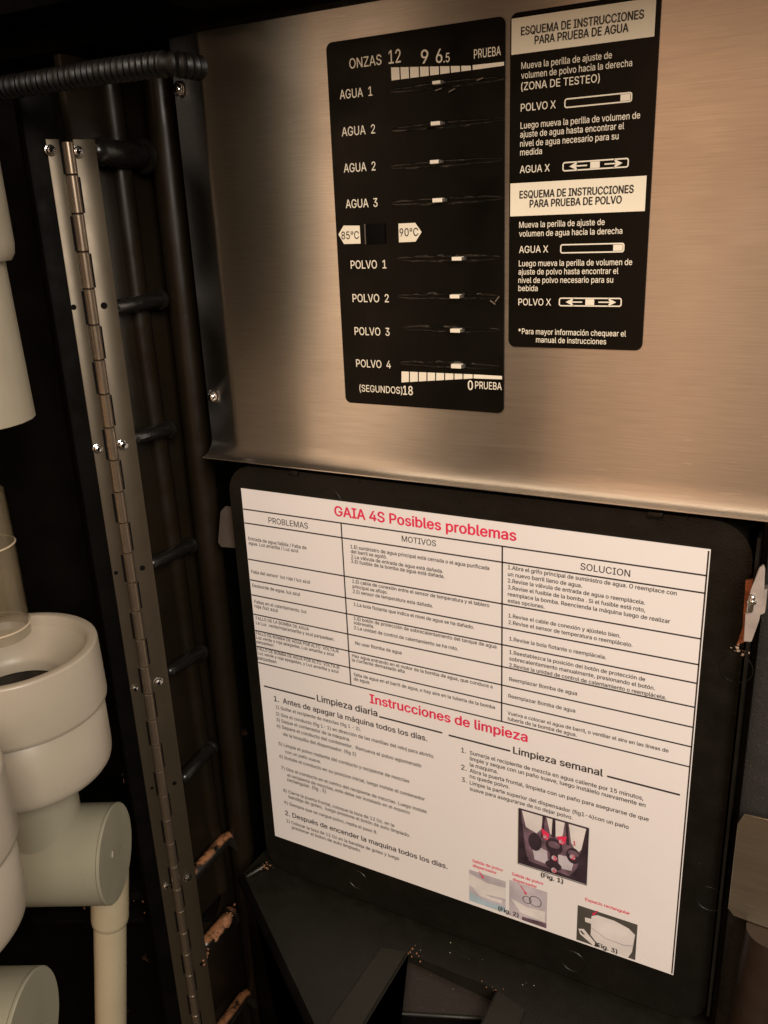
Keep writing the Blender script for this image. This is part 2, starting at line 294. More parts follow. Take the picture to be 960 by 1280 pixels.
# ------------------------------------------------------------------ lettering
GLYPHS = json.loads(r'''{"(":[273,[89,207,101,324,132,441,177,539,236,539,191,428,161,313,151,207,160,115,188,16,236,-96,177,-96,139,-21,111,55,95,131]],")":[273,[37,-96,86,18,113,116,122,207,112,313,82,428,37,539,97,539,142,441,173,323,184,207,178,130,161,53,134,-22,97,-96]],"*":[453,[201,223,206,331,114,272,89,315,186,365,89,415,114,459,206,400,201,509,250,509,246,400,337,459,362,415,266,365,362,315,337,272,246,331,250,223]],",":[187,[38,-119,68,71,137,71,84,-119]],"-":[453,[337,244,337,188,114,188,114,244]],".":[187,[95,-4,63,9,50,41,63,73,95,87,128,73,141,41,128,9]],"/":[249,[235,533,71,-76,14,-76,178,533]],"0":[453,[227,-7,174,1,130,24,95,62,69,113,53,178,48,254,53,330,69,395,95,447,130,484,174,508,227,516,279,508,323,484,358,447,384,395,400,330,405,254,400,178,384,113,359,62,323,24,279,1],[227,50,261,56,290,74,313,103,330,144,344,254,330,365,313,405,290,435,261,453,227,460,192,453,163,435,140,405,123,365,109,254,123,144,140,103,163,74,192,56]],"1":[453,[76,0,76,55,391,55,391,0],[276,509,276,0,212,0,212,448,209,448,86,358,86,427,198,509]],"2":[453,[64,0,64,47,234,229,282,282,311,327,320,371,308,419,273,449,224,460,172,447,139,413,127,362,66,362,71,405,86,442,111,473,143,496,182,511,225,516,268,511,306,497,337,474,361,445,376,411,381,372,371,318,336,259,267,180,153,60,153,57,389,57,389,0]],"3":[453,[218,-7,133,10,98,30,70,57,52,91,44,132,109,132,126,87,165,59,219,50,275,61,315,93,329,145,316,196,275,234,201,248,157,248,157,299,288,448,288,452,70,452,70,509,372,509,372,461,211,278,211,289,264,288,308,276,344,253,371,222,387,186,393,145,387,103,370,66,344,36,309,12,266,-2]],"4":[453,[40,105,40,158,247,509,311,509,109,166,109,163,413,163,413,105],[282,0,282,121,282,146,282,318,343,318,343,0]],"5":[453,[221,-7,178,-2,140,11,108,32,83,60,66,93,60,130,122,130,138,89,173,60,221,50,276,64,314,104,328,162,314,221,275,262,218,277,167,268,128,246,67,253,96,509,366,509,366,452,151,452,134,301,136,301,178,325,229,334,294,321,345,285,379,231,391,163,385,117,369,76,343,41,309,15,268,-1]],"6":[453,[226,-7,182,-1,142,15,109,40,84,74,69,115,64,162,80,239,137,340,252,509,322,509,151,261,145,261,165,288,196,307,235,314,278,309,316,295,346,271,370,240,384,201,389,157,384,112,368,73,343,39,310,14,271,-2],[226,48,279,63,314,101,327,157,314,213,279,251,226,265,174,252,138,214,125,158,138,102,174,63]],"7":[453,[97,0,323,448,323,452,62,452,62,509,391,509,391,449,165,0]],"8":[453,[226,-7,178,-2,136,11,101,33,74,62,57,96,52,135,65,195,101,241,153,265,153,267,119,282,93,308,76,342,70,380,75,417,90,450,114,477,146,498,184,511,226,516,269,511,306,498,337,477,361,450,377,417,382,380,376,342,359,308,333,282,300,267,300,265,351,241,387,195,401,135,395,96,378,62,352,33,317,11,275,-2],[226,49,285,60,323,91,337,139,322,189,283,223,226,235,169,223,130,189,115,139,129,91,167,60],[226,290,274,300,307,330,319,376,308,420,275,449,226,460,177,449,145,420,133,376,145,330,178,300]],"9":[453,[226,516,271,510,310,494,343,468,368,434,384,393,389,347,373,270,315,168,200,0,130,0,301,248,307,248,287,221,257,202,218,195,175,199,137,214,106,237,83,269,68,307,64,352,69,397,85,436,110,469,143,494,182,510],[226,460,174,446,138,407,125,352,138,295,174,257,226,243,279,257,314,295,327,350,314,407,279,446]],"A":[479,[16,0,201,509,276,509,463,0,395,0,287,302,264,372,232,478,245,478,213,371,191,302,85,0],[110,142,110,199,370,199,370,142]],"B":[456,[60,0,60,509,241,509,289,504,329,491,359,469,381,442,394,410,398,374,387,320,356,286,315,267,315,262,363,245,402,203,418,136,413,100,400,67,377,39,344,18,301,4,247,0],[125,57,245,57,296,63,330,80,349,105,355,137,342,184,306,218,248,231,125,231],[125,285,238,285,288,296,323,326,336,372,330,403,313,429,283,446,240,452,125,452]],"C":[510,[267,-7,205,1,150,25,104,63,70,115,48,179,40,254,48,329,70,393,104,445,150,484,205,508,267,516,340,504,402,471,448,418,473,348,408,348,389,395,357,428,315,449,267,456,223,450,184,432,150,403,125,364,109,314,103,254,109,194,125,145,151,105,184,76,223,59,267,53,315,60,357,81,389,114,408,160,473,160,448,91,402,38,341,5]],"D":[502,[219,0,96,0,96,57,215,57,272,63,318,81,354,110,379,149,394,198,399,255,394,312,379,361,354,399,320,428,275,446,221,452,93,452,93,509,225,509,294,501,353,478,399,441,433,391,455,329,462,255,455,181,433,119,398,68,351,31,291,8],[125,509,125,0,60,0,60,509]],"E":[418,[60,0,60,509,372,509,372,452,125,452,125,286,355,286,355,229,125,229,125,57,375,57,375,0]],"F":[410,[60,0,60,509,369,509,369,452,125,452,125,278,346,278,346,221,125,221,125,0]],"G":[520,[269,-7,205,1,149,25,104,64,69,116,47,179,40,254,47,329,69,393,103,445,149,484,203,508,265,516,340,504,403,469,449,416,474,349,408,349,387,393,356,427,315,448,265,456,222,450,183,432,150,404,125,364,109,314,103,254,109,194,125,145,151,105,184,76,224,59,269,53,309,57,345,71,374,93,396,123,410,160,415,202,434,199,283,199,283,256,478,256,478,200,471,141,451,91,419,50,377,19,326,0]],"H":[517,[60,0,60,509,125,509,125,289,392,289,392,509,457,509,457,0,392,0,392,232,125,232,125,0]],"I":[300,[31,0,31,57,118,57,118,452,31,452,31,509,269,509,269,452,183,452,183,57,269,57,269,0]],"J":[396,[185,-7,124,3,75,33,44,81,33,145,33,173,98,173,98,145,104,104,122,74,149,56,185,50,220,56,248,74,266,104,272,145,272,509,336,509,336,145,326,81,294,33,246,3]],"K":[466,[104,145,104,216,139,261,174,303,212,344,364,509,448,509,231,276,228,276],[60,0,60,509,125,509,125,334,124,225,125,193,125,0],[372,0,188,259,228,309,449,0]],"L":[393,[60,0,60,509,125,509,125,57,361,57,361,0]],"M":[628,[60,0,60,509,152,509,277,187,287,159,299,123,311,84,322,49,307,49,318,83,330,121,342,158,352,187,476,509,568,509,568,0,504,0,504,291,504,327,505,369,506,413,507,457,513,457,498,409,482,363,467,322,456,291,342,0,286,0,170,291,159,321,145,361,129,408,112,457,119,457,120,416,121,372,122,328,122,291,122,0]],"N":[523,[60,0,60,509,136,509,343,183,363,151,388,107,414,55,405,54,401,108,399,157,399,195,399,509,463,509,463,0,387,0,202,290,177,331,148,381,108,452,119,454,122,384,124,328,125,291,125,0]],"O":[533,[267,-7,205,1,150,25,105,63,70,115,48,179,40,254,48,329,70,393,105,445,150,484,205,508,267,516,329,508,384,484,429,445,464,393,486,329,493,254,486,179,464,115,429,63,384,25,329,1],[267,53,310,59,349,76,383,105,408,144,425,194,430,254,425,314,408,365,383,404,349,433,310,450,267,456,223,450,184,433,151,404,125,364,109,314,103,254,109,194,125,144,151,105,184,76,223,59]],"P":[444,[60,0,60,509,235,509,289,503,332,487,366,462,390,430,404,391,409,348,404,304,390,265,366,233,332,207,289,191,235,186,109,186,109,242,233,242,297,256,333,294,344,348,333,402,297,439,232,452,125,452,125,0]],"Q":[533,[245,159,313,159,369,85,384,65,468,-48,401,-48,346,27,331,46],[267,-7,205,1,150,25,105,63,70,115,48,179,40,254,48,329,70,393,105,445,150,484,205,508,267,516,329,508,384,484,429,445,464,393,486,329,493,254,486,179,464,115,429,63,384,25,329,1],[267,53,310,59,349,76,383,105,408,144,425,194,430,254,425,314,408,365,383,404,349,433,310,450,267,456,223,450,184,433,151,404,125,364,109,314,103,254,109,194,125,144,151,105,184,76,223,59]],"R":[449,[60,0,60,509,236,509,290,504,333,489,367,465,390,433,405,395,409,352,405,309,390,271,367,240,333,217,289,203,236,198,96,198,96,255,234,255,298,267,334,300,345,352,334,405,298,440,233,452,125,452,125,0],[353,0,230,229,303,229,428,0]],"S":[446,[224,-9,172,-4,128,9,91,31,64,60,46,96,38,137,104,137,123,88,166,59,224,49,286,60,329,92,346,139,332,179,296,205,245,222,184,239,128,260,86,289,60,326,52,372,58,413,75,448,102,476,138,498,180,511,227,516,275,511,316,498,351,476,377,449,394,415,401,378,337,378,326,412,302,437,267,453,225,459,167,448,129,418,115,376,119,352,131,334,169,308,212,293,264,279,312,264,359,238,395,198,408,139,403,99,386,64,360,34,323,11,278,-4]],"T":[448,[32,452,32,509,417,509,417,452,257,452,257,0,193,0,193,452]],"U":[517,[259,-8,203,-2,154,15,114,43,85,80,66,124,60,173,60,509,124,509,124,178,141,113,160,87,187,68,220,56,259,52,298,56,331,68,357,87,377,113,393,178,393,509,457,509,457,173,451,124,433,80,403,43,363,15,315,-2]],"V":[479,[204,0,16,509,84,509,192,206,215,137,248,31,235,31,267,138,290,206,395,509,463,509,278,0]],"W":[686,[155,0,16,509,82,509,163,196,175,145,187,94,197,40,189,40,200,94,211,145,224,196,306,509,380,509,462,196,474,145,486,94,497,40,488,40,499,94,510,145,523,196,603,509,670,509,530,0,455,0,368,323,351,391,336,475,350,475,335,395,318,323,230,0]],"X":[474,[18,0,217,284,217,236,29,509,104,509,178,400,204,361,223,329,243,292,232,292,252,329,272,361,298,400,374,509,446,509,259,239,259,287,456,0,382,0,292,129,268,165,250,195,230,231,244,231,225,196,206,166,182,129,91,0]],"Y":[472,[203,0,203,208,16,509,91,509,192,344,222,292,250,230,224,230,251,293,280,344,381,509,455,509,268,208,268,0]],"Z":[438,[42,0,42,46,273,385,306,431,341,476,348,454,285,452,223,452,40,452,40,509,397,509,397,462,169,129,134,81,97,33,90,54,152,57,214,57,399,57,399,0]],"a":[389,[160,-9,94,5,48,45,35,73,30,108,43,161,78,193,125,211,178,220,234,227,265,235,276,255,276,257,267,297,240,322,196,331,149,322,118,301,100,274,41,291,79,346,133,375,194,384,239,379,286,360,322,320,337,251,337,0,277,0,277,52,272,52,252,25,215,1],[170,45,228,59,263,93,276,138,276,190,259,182,231,176,200,171,175,168,134,159,103,139,92,105,102,72,130,52]],"b":[424,[229,-8,172,4,138,31,118,59,112,59,112,0,53,0,53,509,114,509,114,319,118,319,137,346,171,373,229,384,274,378,313,361,345,332,370,293,385,245,390,189,385,133,370,84,346,45,313,16,274,-2],[220,47,253,51,279,66,316,117,328,189,316,261,280,311,253,325,220,330,188,325,161,312,125,263,113,189,125,115,162,65,188,51]],"c":[395,[207,-8,159,-2,117,16,82,46,56,85,40,133,34,187,40,243,56,291,82,330,117,360,159,378,207,384,260,377,305,356,340,322,362,277,303,262,290,289,270,311,242,325,207,330,173,325,145,310,108,258,96,187,108,117,145,66,173,51,207,46,243,52,271,66,292,89,304,117,363,102,341,56,306,21,261,-1]],"d":[424,[195,-8,151,-2,111,16,79,45,55,84,39,133,34,189,39,245,55,293,79,332,112,361,151,378,196,384,253,373,287,346,306,319,311,319,311,509,372,509,372,0,313,0,313,59,307,59,287,31,252,4],[205,47,236,51,263,65,299,115,312,189,300,263,263,312,237,325,205,330,172,325,145,311,108,261,96,189,109,117,145,66,172,51]],"e":[404,[212,-8,161,-2,117,16,82,46,56,85,40,132,34,187,39,242,55,290,81,329,115,359,157,378,205,384,266,374,319,341,357,282,371,194,371,169,75,169,75,221,338,221,310,202,298,269,263,314,237,326,205,330,173,326,146,313,109,270,96,211,96,178,110,106,128,80,151,61,212,46,254,53,285,73,306,105,365,91,335,39,283,4]],"f":[253,[228,379,228,327,6,327,6,379],[81,0,81,432,96,486,135,519,187,530,222,527,243,521,227,468,215,472,195,474,171,470,154,460,142,419,142,0]],"g":[425,[207,-151,134,-140,82,-110,51,-69,101,-41,122,-66,154,-88,207,-97,249,-92,282,-75,304,-47,311,-6,311,68,306,68,287,41,252,16,195,5,152,10,113,27,80,53,55,90,39,136,34,191,39,246,55,293,80,332,112,361,152,378,196,384,253,373,288,346,308,319,313,319,313,379,372,379,372,-9,367,-54,350,-90,324,-117,291,-136],[205,59,237,63,264,75,300,121,312,193,300,264,264,312,237,325,205,330,172,325,145,312,109,262,96,193,109,123,145,76,172,63]],"h":[410,[114,227,114,0,53,0,53,509,114,509,114,287,102,287,124,332,152,362,187,379,227,384,295,369,321,349,341,321,353,285,357,240,357,0,296,0,296,235,290,275,273,304,246,323,210,329,161,317,126,283]],"i":[166,[53,0,53,379,114,379,114,0],[84,443,54,455,41,483,54,512,84,524,114,512,126,483,114,455]],"j":[166,[53,379,114,379,114,-30,102,-90,65,-129,4,-143,-10,-143,-10,-87,2,-87,25,-83,40,-72,53,-29],[83,443,53,455,41,483,53,512,83,524,114,512,126,483,114,455]],"k":[380,[110,137,110,212,121,212,284,379,360,379,184,199,177,199],[53,0,53,509,114,509,114,0],[294,0,148,186,191,229,372,0]],"l":[189,[139,-2,101,3,74,20,58,47,53,84,53,509,114,509,114,99,120,62,146,52,160,53,170,54,181,3,162,-1]],"m":[609,[53,0,53,379,112,379,112,295,108,295,132,346,172,376,219,386,257,380,287,361,309,331,321,295,312,295,337,343,381,375,437,386,497,372,522,354,541,328,553,296,557,255,557,0,496,0,496,254,490,289,473,313,447,326,419,330,374,320,345,290,335,247,335,0,274,0,274,260,269,288,253,311,229,326,199,330,158,320,126,289,114,238,114,0]],"n":[409,[114,227,114,0,53,0,53,379,112,379,112,287,102,287,124,332,152,362,187,379,227,384,295,369,321,349,341,321,353,285,357,240,357,0,296,0,296,235,290,275,273,304,246,323,210,329,161,317,126,283]],"o":[415,[207,-8,159,-2,117,16,82,46,56,85,40,133,34,187,40,243,56,291,82,330,117,360,159,378,207,384,256,378,299,360,333,330,359,291,376,243,381,187,376,133,359,85,333,46,299,16,256,-2],[207,46,242,51,270,66,307,117,319,187,307,258,270,310,242,325,207,330,173,325,145,310,108,258,96,187,108,117,145,66,173,51]],"p":[424,[53,-143,53,379,112,379,112,319,118,319,137,346,171,373,229,384,274,378,313,361,345,332,370,293,385,245,390,189,385,133,370,84,346,45,313,16,274,-2,229,-8,173,4,138,31,118,59,114,59,114,-143],[220,47,253,51,279,66,316,117,328,189,316,261,280,311,253,325,220,330,188,325,161,312,125,263,113,189,125,115,162,65,188,51]],"q":[424,[372,-143,311,-143,311,59,306,59,287,31,252,4,195,-8,151,-2,111,16,79,45,55,84,39,133,34,189,39,245,55,293,79,332,112,361,151,378,196,384,253,373,287,346,307,319,313,319,313,379,372,379],[205,47,236,51,263,65,299,115,312,189,300,263,263,312,237,325,205,330,172,325,145,311,108,261,96,189,109,117,145,66,172,51]],"r":[259,[53,0,53,379,112,379,112,321,115,321,130,347,152,367,181,380,213,385,229,384,243,384,243,322,230,324,207,326,159,315,126,284,114,237,114,0]],"s":[365,[182,-8,112,3,62,38,36,94,94,107,105,79,124,60,181,45,217,50,244,62,262,81,268,103,254,136,212,155,149,170,104,186,72,208,53,237,47,274,51,305,65,332,115,370,187,384,254,372,299,339,324,290,268,277,243,316,219,328,187,333,156,329,131,317,114,299,109,277,124,243,172,223,229,209,275,194,306,171,325,142,331,107,326,75,312,47,290,24,260,6]],"t":[227,[204,379,204,327,6,327,6,379],[65,471,126,471,126,98,136,61,170,50,185,51,202,54,213,2,192,-3,168,-4,125,2,92,21,72,52,65,93]],"u":[410,[182,-5,115,11,89,31,69,59,57,95,53,139,53,379,114,379,114,144,119,105,137,75,164,56,200,50,249,62,283,97,296,153,296,379,357,379,357,0,298,0,298,92,307,92,286,47,257,17,222,0]],"v":[389,[163,0,17,379,84,379,165,155,187,87,206,21,184,21,203,87,224,155,305,379,371,379,226,0]],"w":[567,[138,0,23,379,87,379,133,214,154,137,175,41,165,41,186,135,206,214,252,379,316,379,362,214,382,136,402,41,391,41,413,135,434,214,480,379,545,379,429,0,368,0,319,172,305,225,291,280,277,338,291,338,277,280,263,225,248,172,199,0]],"x":[378,[21,0,171,218,171,171,29,379,100,379,147,306,179,253,207,206,175,206,202,253,233,306,282,379,352,379,209,169,209,214,358,0,287,0,231,85,200,136,173,182,205,182,178,136,148,85,91,0]],"y":[389,[47,-139,61,-86,71,-87,104,-89,130,-74,151,-36,163,-1,17,379,84,379,165,155,187,87,206,21,184,21,202,87,224,155,305,379,371,379,204,-58,177,-107,139,-136,91,-145,65,-143]],"z":[380,[42,0,42,46,254,320,254,323,48,323,48,379,333,379,333,331,126,60,126,56,339,56,339,0]],"°":[316,[158,283,101,298,59,340,43,397,59,455,101,497,158,513,216,497,257,455,273,397,257,340,216,298],[158,334,190,343,213,366,222,397,213,430,190,453,158,462,126,453,103,430,95,397,103,366,126,343]],"á":[389,[160,-9,94,5,48,45,35,73,30,108,43,161,78,193,125,211,178,220,234,227,265,235,276,255,276,257,267,297,240,322,196,331,149,322,118,301,100,274,41,291,79,346,133,375,194,384,239,379,286,360,322,320,337,251,337,0,277,0,277,52,272,52,252,25,215,1],[170,45,228,59,263,93,276,138,276,190,259,182,231,176,200,171,175,168,134,159,103,139,92,105,102,72,130,52],[162,429,210,529,278,529,212,429]],"é":[404,[212,-8,161,-2,117,16,82,46,56,85,40,132,34,187,39,242,55,290,81,329,115,359,157,378,205,384,266,374,319,341,357,282,371,194,371,169,75,169,75,221,338,221,310,202,298,269,263,314,237,326,205,330,173,326,146,313,109,270,96,211,96,178,110,106,128,80,151,61,212,46,254,53,285,73,306,105,365,91,335,39,283,4],[177,429,225,529,293,529,227,429]],"í":[166,[53,0,53,379,114,379,114,0],[57,429,104,529,173,529,107,429]],"ñ":[409,[114,227,114,0,53,0,53,379,112,379,112,287,102,287,124,332,152,362,187,379,227,384,295,369,321,349,341,321,353,285,357,240,357,0,296,0,296,235,290,275,273,304,246,323,210,329,161,317,126,283],[250,446,225,450,202,460,182,470,167,475,153,466,149,448,106,448,120,498,137,513,161,518,185,514,207,504,226,494,243,490,256,496,262,517,304,517,289,466,272,451]],"ó":[415,[207,-8,159,-2,117,16,82,46,56,85,40,133,34,187,40,243,56,291,82,330,117,360,159,378,207,384,256,378,299,360,333,330,359,291,376,243,381,187,376,133,359,85,333,46,299,16,256,-2],[207,46,242,51,270,66,307,117,319,187,307,258,270,310,242,325,207,330,173,325,145,310,108,258,96,187,108,117,145,66,173,51],[181,429,228,529,297,529,231,429]],"ú":[410,[182,-5,115,11,89,31,69,59,57,95,53,139,53,379,114,379,114,144,119,105,137,75,164,56,200,50,249,62,283,97,296,153,296,379,357,379,357,0,298,0,298,92,307,92,286,47,257,17,222,0],[178,429,226,529,294,529,228,429]]," ":[187]}''')
CAPH = .509
GCACHE = {}
from mathutils.geometry import delaunay_2d_cdt
def text_bm(bm, s, P0, P1, Y, bold=0, res=3, sy=1.0, cap=None):
    """one line of print built from glyph outlines: baseline from P0 to P1, facing -Y; bold = stroke growth in em"""
    x = 0; lo = 1e9; hi = -1e9; V = []; F = []
    for ch in s:
        if ch not in GLYPHS: ch = '.'
        if ch not in GCACHE:
            gv = []; loops = []
            for c in GLYPHS[ch][1:]:
                n = len(c) // 2; o = len(gv)
                gv += [Vector((c[2 * i], c[2 * i + 1])) for i in range(n)]; loops.append(list(range(o, o + n)))
            if gv:
                ed = [(l[i], l[(i + 1) % len(l)]) for l in loops for i in range(len(l))]
                r = delaunay_2d_cdt(gv, ed, [], 0, 1e-4)
                def inside(c):                # non-zero winding of the glyph outlines
                    wn = 0
                    for i, j in ed:
                        p, q = gv[i], gv[j]; cr = (q.x - p.x) * (c.y - p.y) - (c.x - p.x) * (q.y - p.y)
                        if p.y <= c.y < q.y and cr > 0: wn += 1
                        elif q.y <= c.y < p.y and cr < 0: wn -= 1
                    return wn != 0
                GCACHE[ch] = ([tuple(v) for v in r[0]], [list(f) for f in r[2] if inside(sum((r[0][i] for i in f), Vector((0, 0))) / len(f))])
            else: GCACHE[ch] = ([], [])
        gv, gf = GCACHE[ch]; o = len(V)
        for p in gv:
            V.append(((x + p[0]) / 1000, p[1] / 1000, 0)); lo = min(lo, V[-1][0]); hi = max(hi, V[-1][0])
        F += [[o + i for i in f] for f in gf]
        x += GLYPHS[ch][0]
    me = bpy.data.meshes.new('t'); me.from_pydata(V, [], F)
    W = P1.x - P0.x; k = W / (hi - lo); z = (P0.z + P1.z) / 2
    ky = (cap / CAPH) if cap else k * sy
    base = [v.co.copy() for v in me.vertices]
    shifts = [(0, 0)] if not bold else [(-bold, 0), (bold, 0), (0, bold * .7), (0, -bold * .7)]
    for i, (sx, sz) in enumerate(shifts):
        for v, c in zip(me.vertices, base):
            v.co = Vector((P0.x + (c.x + sx - lo) * k, Y - i * .000012, z + (c.y + sz) * ky))
        bm.from_mesh(me)
    bpy.data.meshes.remove(me)
def L_(bm, s, x0, y0, x1, y1, Y=0.0, **k):
    text_bm(bm, s, onY(x0, y0, Y), onY(x1, y1, Y), Y, **k)

# ================================================================== CABINET (structure behind everything)
D = Vector((.8924, .4512, 0)); E_ = Vector((-.4512, .8924, 0)); Z = Vector((0, 0, 1))
def DE(d, e, z): return D * d + E_ * e + Z * z
cab = empty('vending_machine_cabinet', DE(-.20, -.2, -.5), 'dark black machine interior behind the bowls and pipes on the left', 'cabinet')
b = B(); obox(b, DE(-.30, .0, -.05), D, E_, Z, .006, .085, .6)
build('back_wall', b, CABM, cab)
b = B(); obox(b, DE(-.16, .085, -.05), D, E_, Z, .15, .006, .6)
build('side_wall', b, CABM, cab)
b = B(); obox(b, DE(-.16, .0, .375), D, E_, Z, .17, .10, .012)
build('roof_panel', b, CABM, cab)
for z, dd, dep in ((-.285, -.20, .10), (-.345, -.19, .10), (-.02, -.25, .05)):
    b = B(); obox(b, DE(dd, .045, z), D, E_, Z, dep, .034, .004, .0015)
    build('shelf_ledge', b, CABM, cab)
# post that carries the left hinge leaf
AX = Vector((-.0582, -.0480, 0)); U = Vector((.529, .849, 0)); NL = Vector((.849, -.529, 0))
b = B(); obox(b, AX - U * .0125 - NL * .012 + Z * -.21, U, NL, Z, .0095, .010, .45, .002)
build('hinge_post', b, CABM, cab)

# ================================================================== DOOR (frame, rungs, posts)
door = empty('vending_machine_door', (0.15, .05, -.5), 'open black machine door with ladder like rungs along its hinge side', 'door')
b = B(); box(b, -.072, -.066, -.036, .10, -.62, .262, .001)
box(b, -.066, .50, .085, .095, -.62, .33)
build('door_shell', b, GLOSS, door)
b = B(); tube(b, [(-.0665, .000, .252), (-.0665, .000, .1), (-.0665, .004, -.1), (-.0665, .008, -.36)], .0075, 24)
build('post', b, GLOSS, door)
b = B(); tube(b, [(-.0465, .022, .262), (-.0478, .022, 0), (-.050, .022, -.34), (-.050, .022, -.60)], .0095, 24)
build('post', b, GLOSS, door)
XR = -.056
rungs = [((112, 188), (182, 196), .0078), ((136, 386), (202, 374), .0050), ((162, 549), (213, 536), .0048),
         ((186, 706), (240, 681), .0045), ((208, 841), (253, 814), .0045), ((226, 976), (265, 933), .0048),
         ((240, 1096), (281, 1050), .0056), ((252, 1186), (290, 1143), .0062), ((262, 1305), (304, 1247), .0056)]
for i, (a, c, r) in enumerate(rungs):
    p = onX(*a, XR); q = onX(*c, XR); t = (q - p).normalized()
    b = B()
    if i in (6, 8):
        tube(b, [p - t * .002, p, q, q + t * .003 - Z * .0005 + Vector((.001, 0, 0)), q + t * .006 + Vector((.004, 0, -.004)), q + t * .007 + Vector((.007, 0, -.012))],
             [r * .8, r, r, r, r * .95, r * .7], 18)
    else:
        rtube(b, p, q, r, 18)
        lathe(b, [(r * 1.25, 0), (r * 1.35, .002), (r * 1.1, .0045)], q - t * .003, t, 18, True, True)
    o = build('rung', b, RUNGM, door)
    if i == 7: o['label'] = 'rung caked with orange brown powder'
random.seed(4)
def crumbs(parent, c, spread, n, size, m=POWDER, name='powder_residue'):
    b = B()
    for _ in range(n):
        p = Vector(c) + Vector((random.gauss(0, spread[0]), random.gauss(0, spread[1]), random.gauss(0, spread[2])))
        s = size * random.uniform(.4, 1.3); t = B(); bmesh.ops.create_icosphere(t, subdivisions=1, radius=s)
        for v in t.verts: v.co = v.co * random.uniform(.6, 1.2); v.co.z *= .6
        t.transform(Matrix.Translation(p)); merge(b, t)
    o = build(name, b, m, parent); o['kind'] = 'stuff'; return o
a = onX(257, 1190, XR + .002); c = onX(287, 1150, XR + .002)
b = B()
pts = []; rr = []
for k in range(10):
    f = k / 9; p = a.lerp(c, f); pts.append(p + Vector((0, 0, .0035 + random.uniform(-.0008, .0008)))); rr.append(.0045 * random.uniform(.8, 1.25) * (1 - .4 * abs(f - .5)))
tube(b, pts, rr, 12)
for v in b.verts: v.co += noise.noise_vector(v.co * 400) * .0012
build('powder_residue', b, POWDER, door)
crumbs(door, onX(256, 1195, XR + .003), (.001, .003, .005), 26, .0013)
crumbs(door, onX(288, 1140, XR + .002), (.002, .002, .003), 12, .0011)

# right edge of the door: thin lip, foam seal, outer edge
b = B(); box(b, .3187, .3202, -.004, .03, -.295, .012)
build('frame_lip', b, BLACK, door)
b = B(); box(b, .3230, .338, .004, .03, -.60, .020, .003)
build('foam_seal', b, FOAM, door)
b = B(); box(b, .3205, .3230, .012, .03, -.60, .020); box(b, .338, .42, .010, .03, -.60, .020)
build('edge_strip', b, GLOSS, door)
b = B(); tube(b, [onY(962, 1165, -.01), onY(948, 1235, -.01), onY(930, 1330, -.01)], .012, 24)
build('outer_edge_rail', b, mat('brown_edge', (.020, .011, .006), .5), door)
# top rail
b = B(); box(b, -.30, .50, -.012, .03, .2690, .40, .001); box(b, -.30, .02, -.05, -.011, .282, .40, .001)
build('top_rail', b, CABM, door)
b = B(); box(b, .021, .50, -.115, -.013, .2735, .40, .002)
build('shade_header', b, CABM, door)  # unseen overhang added to shade the top of panel and labels

# bracket at the right edge
br = empty('metal_bracket', onY(935, 1090, -.006), 'plain bent steel bracket plate at the right edge beside the black cover', 'bracket')
pts = [onY(922, 1030, -.008), onY(931, 1018, -.008), onY(1010, 1036, -.008), onY(1000, 1175, -.008), onY(917, 1145, -.008), onY(910, 1136, -.008)]
b = B(); prism(b, pts, (0, .0016, 0)); bmesh.ops.bevel(b, geom=b.edges[:], offset=.0003, segments=1, affect='EDGES')
build('plate', b, STEEL2, br, uv=True)
b = B(); box(b, .338, .36, -.0062, .010, -.20, -.165)
build('bracket_foot', b, STEEL2, br, uv=True)

# latch
la = empty('door_latch', onY(930, 760, 0), 'clear plastic latch with copper strip and steel pin right of the cover', 'latch')
Yl = -.010
b = B(); prism(b, [onY(932, 726, -.003), onY(944, 724, -.003), onY(940, 760, -.003), onY(932, 802, -.003), onY(921, 806, -.003), onY(928, 785, -.003)], (0, .002, 0))
build('copper_strip', b, COPPER, la)
b = B(); prism(b, [onY(949, 710, Yl), onY(954, 707, Yl), onY(956, 712, Yl), onY(955, 738, Yl), onY(949, 775, Yl), onY(946, 784, Yl), onY(939, 803, Yl), onY(929, 802, Yl), onY(932, 765, Yl), onY(939, 736, Yl)], (0, .003, 0))
bmesh.ops.bevel(b, geom=b.edges[:], offset=.0004, segments=2, affect='EDGES')
build('plastic_body', b, LATCHM, la)
b = B(); prism(b, [onY(953, 738, -.007), onY(959, 736, -.007), onY(956, 766, -.007), onY(950, 769, -.007)], (0, .006, 0))
build('side_lug', b, LATCHM, la)
b = B(); rtube(b, onY(941, 743, Yl - .001), onY(937, 766, Yl - .001), .0016, 12); lathe(b, [(.0022, -.0008), (.0022, .0008)], onY(940, 752, Yl - .001), (0, 0, 1), 12, True, True)
build('pin', b, ZINC, la)
crumbs(la, onY(924, 812, -.001), (.003, .001, .001), 14, .0009, mat('latch_debris', (.35, .25, .18), .8), 'broken_edge')

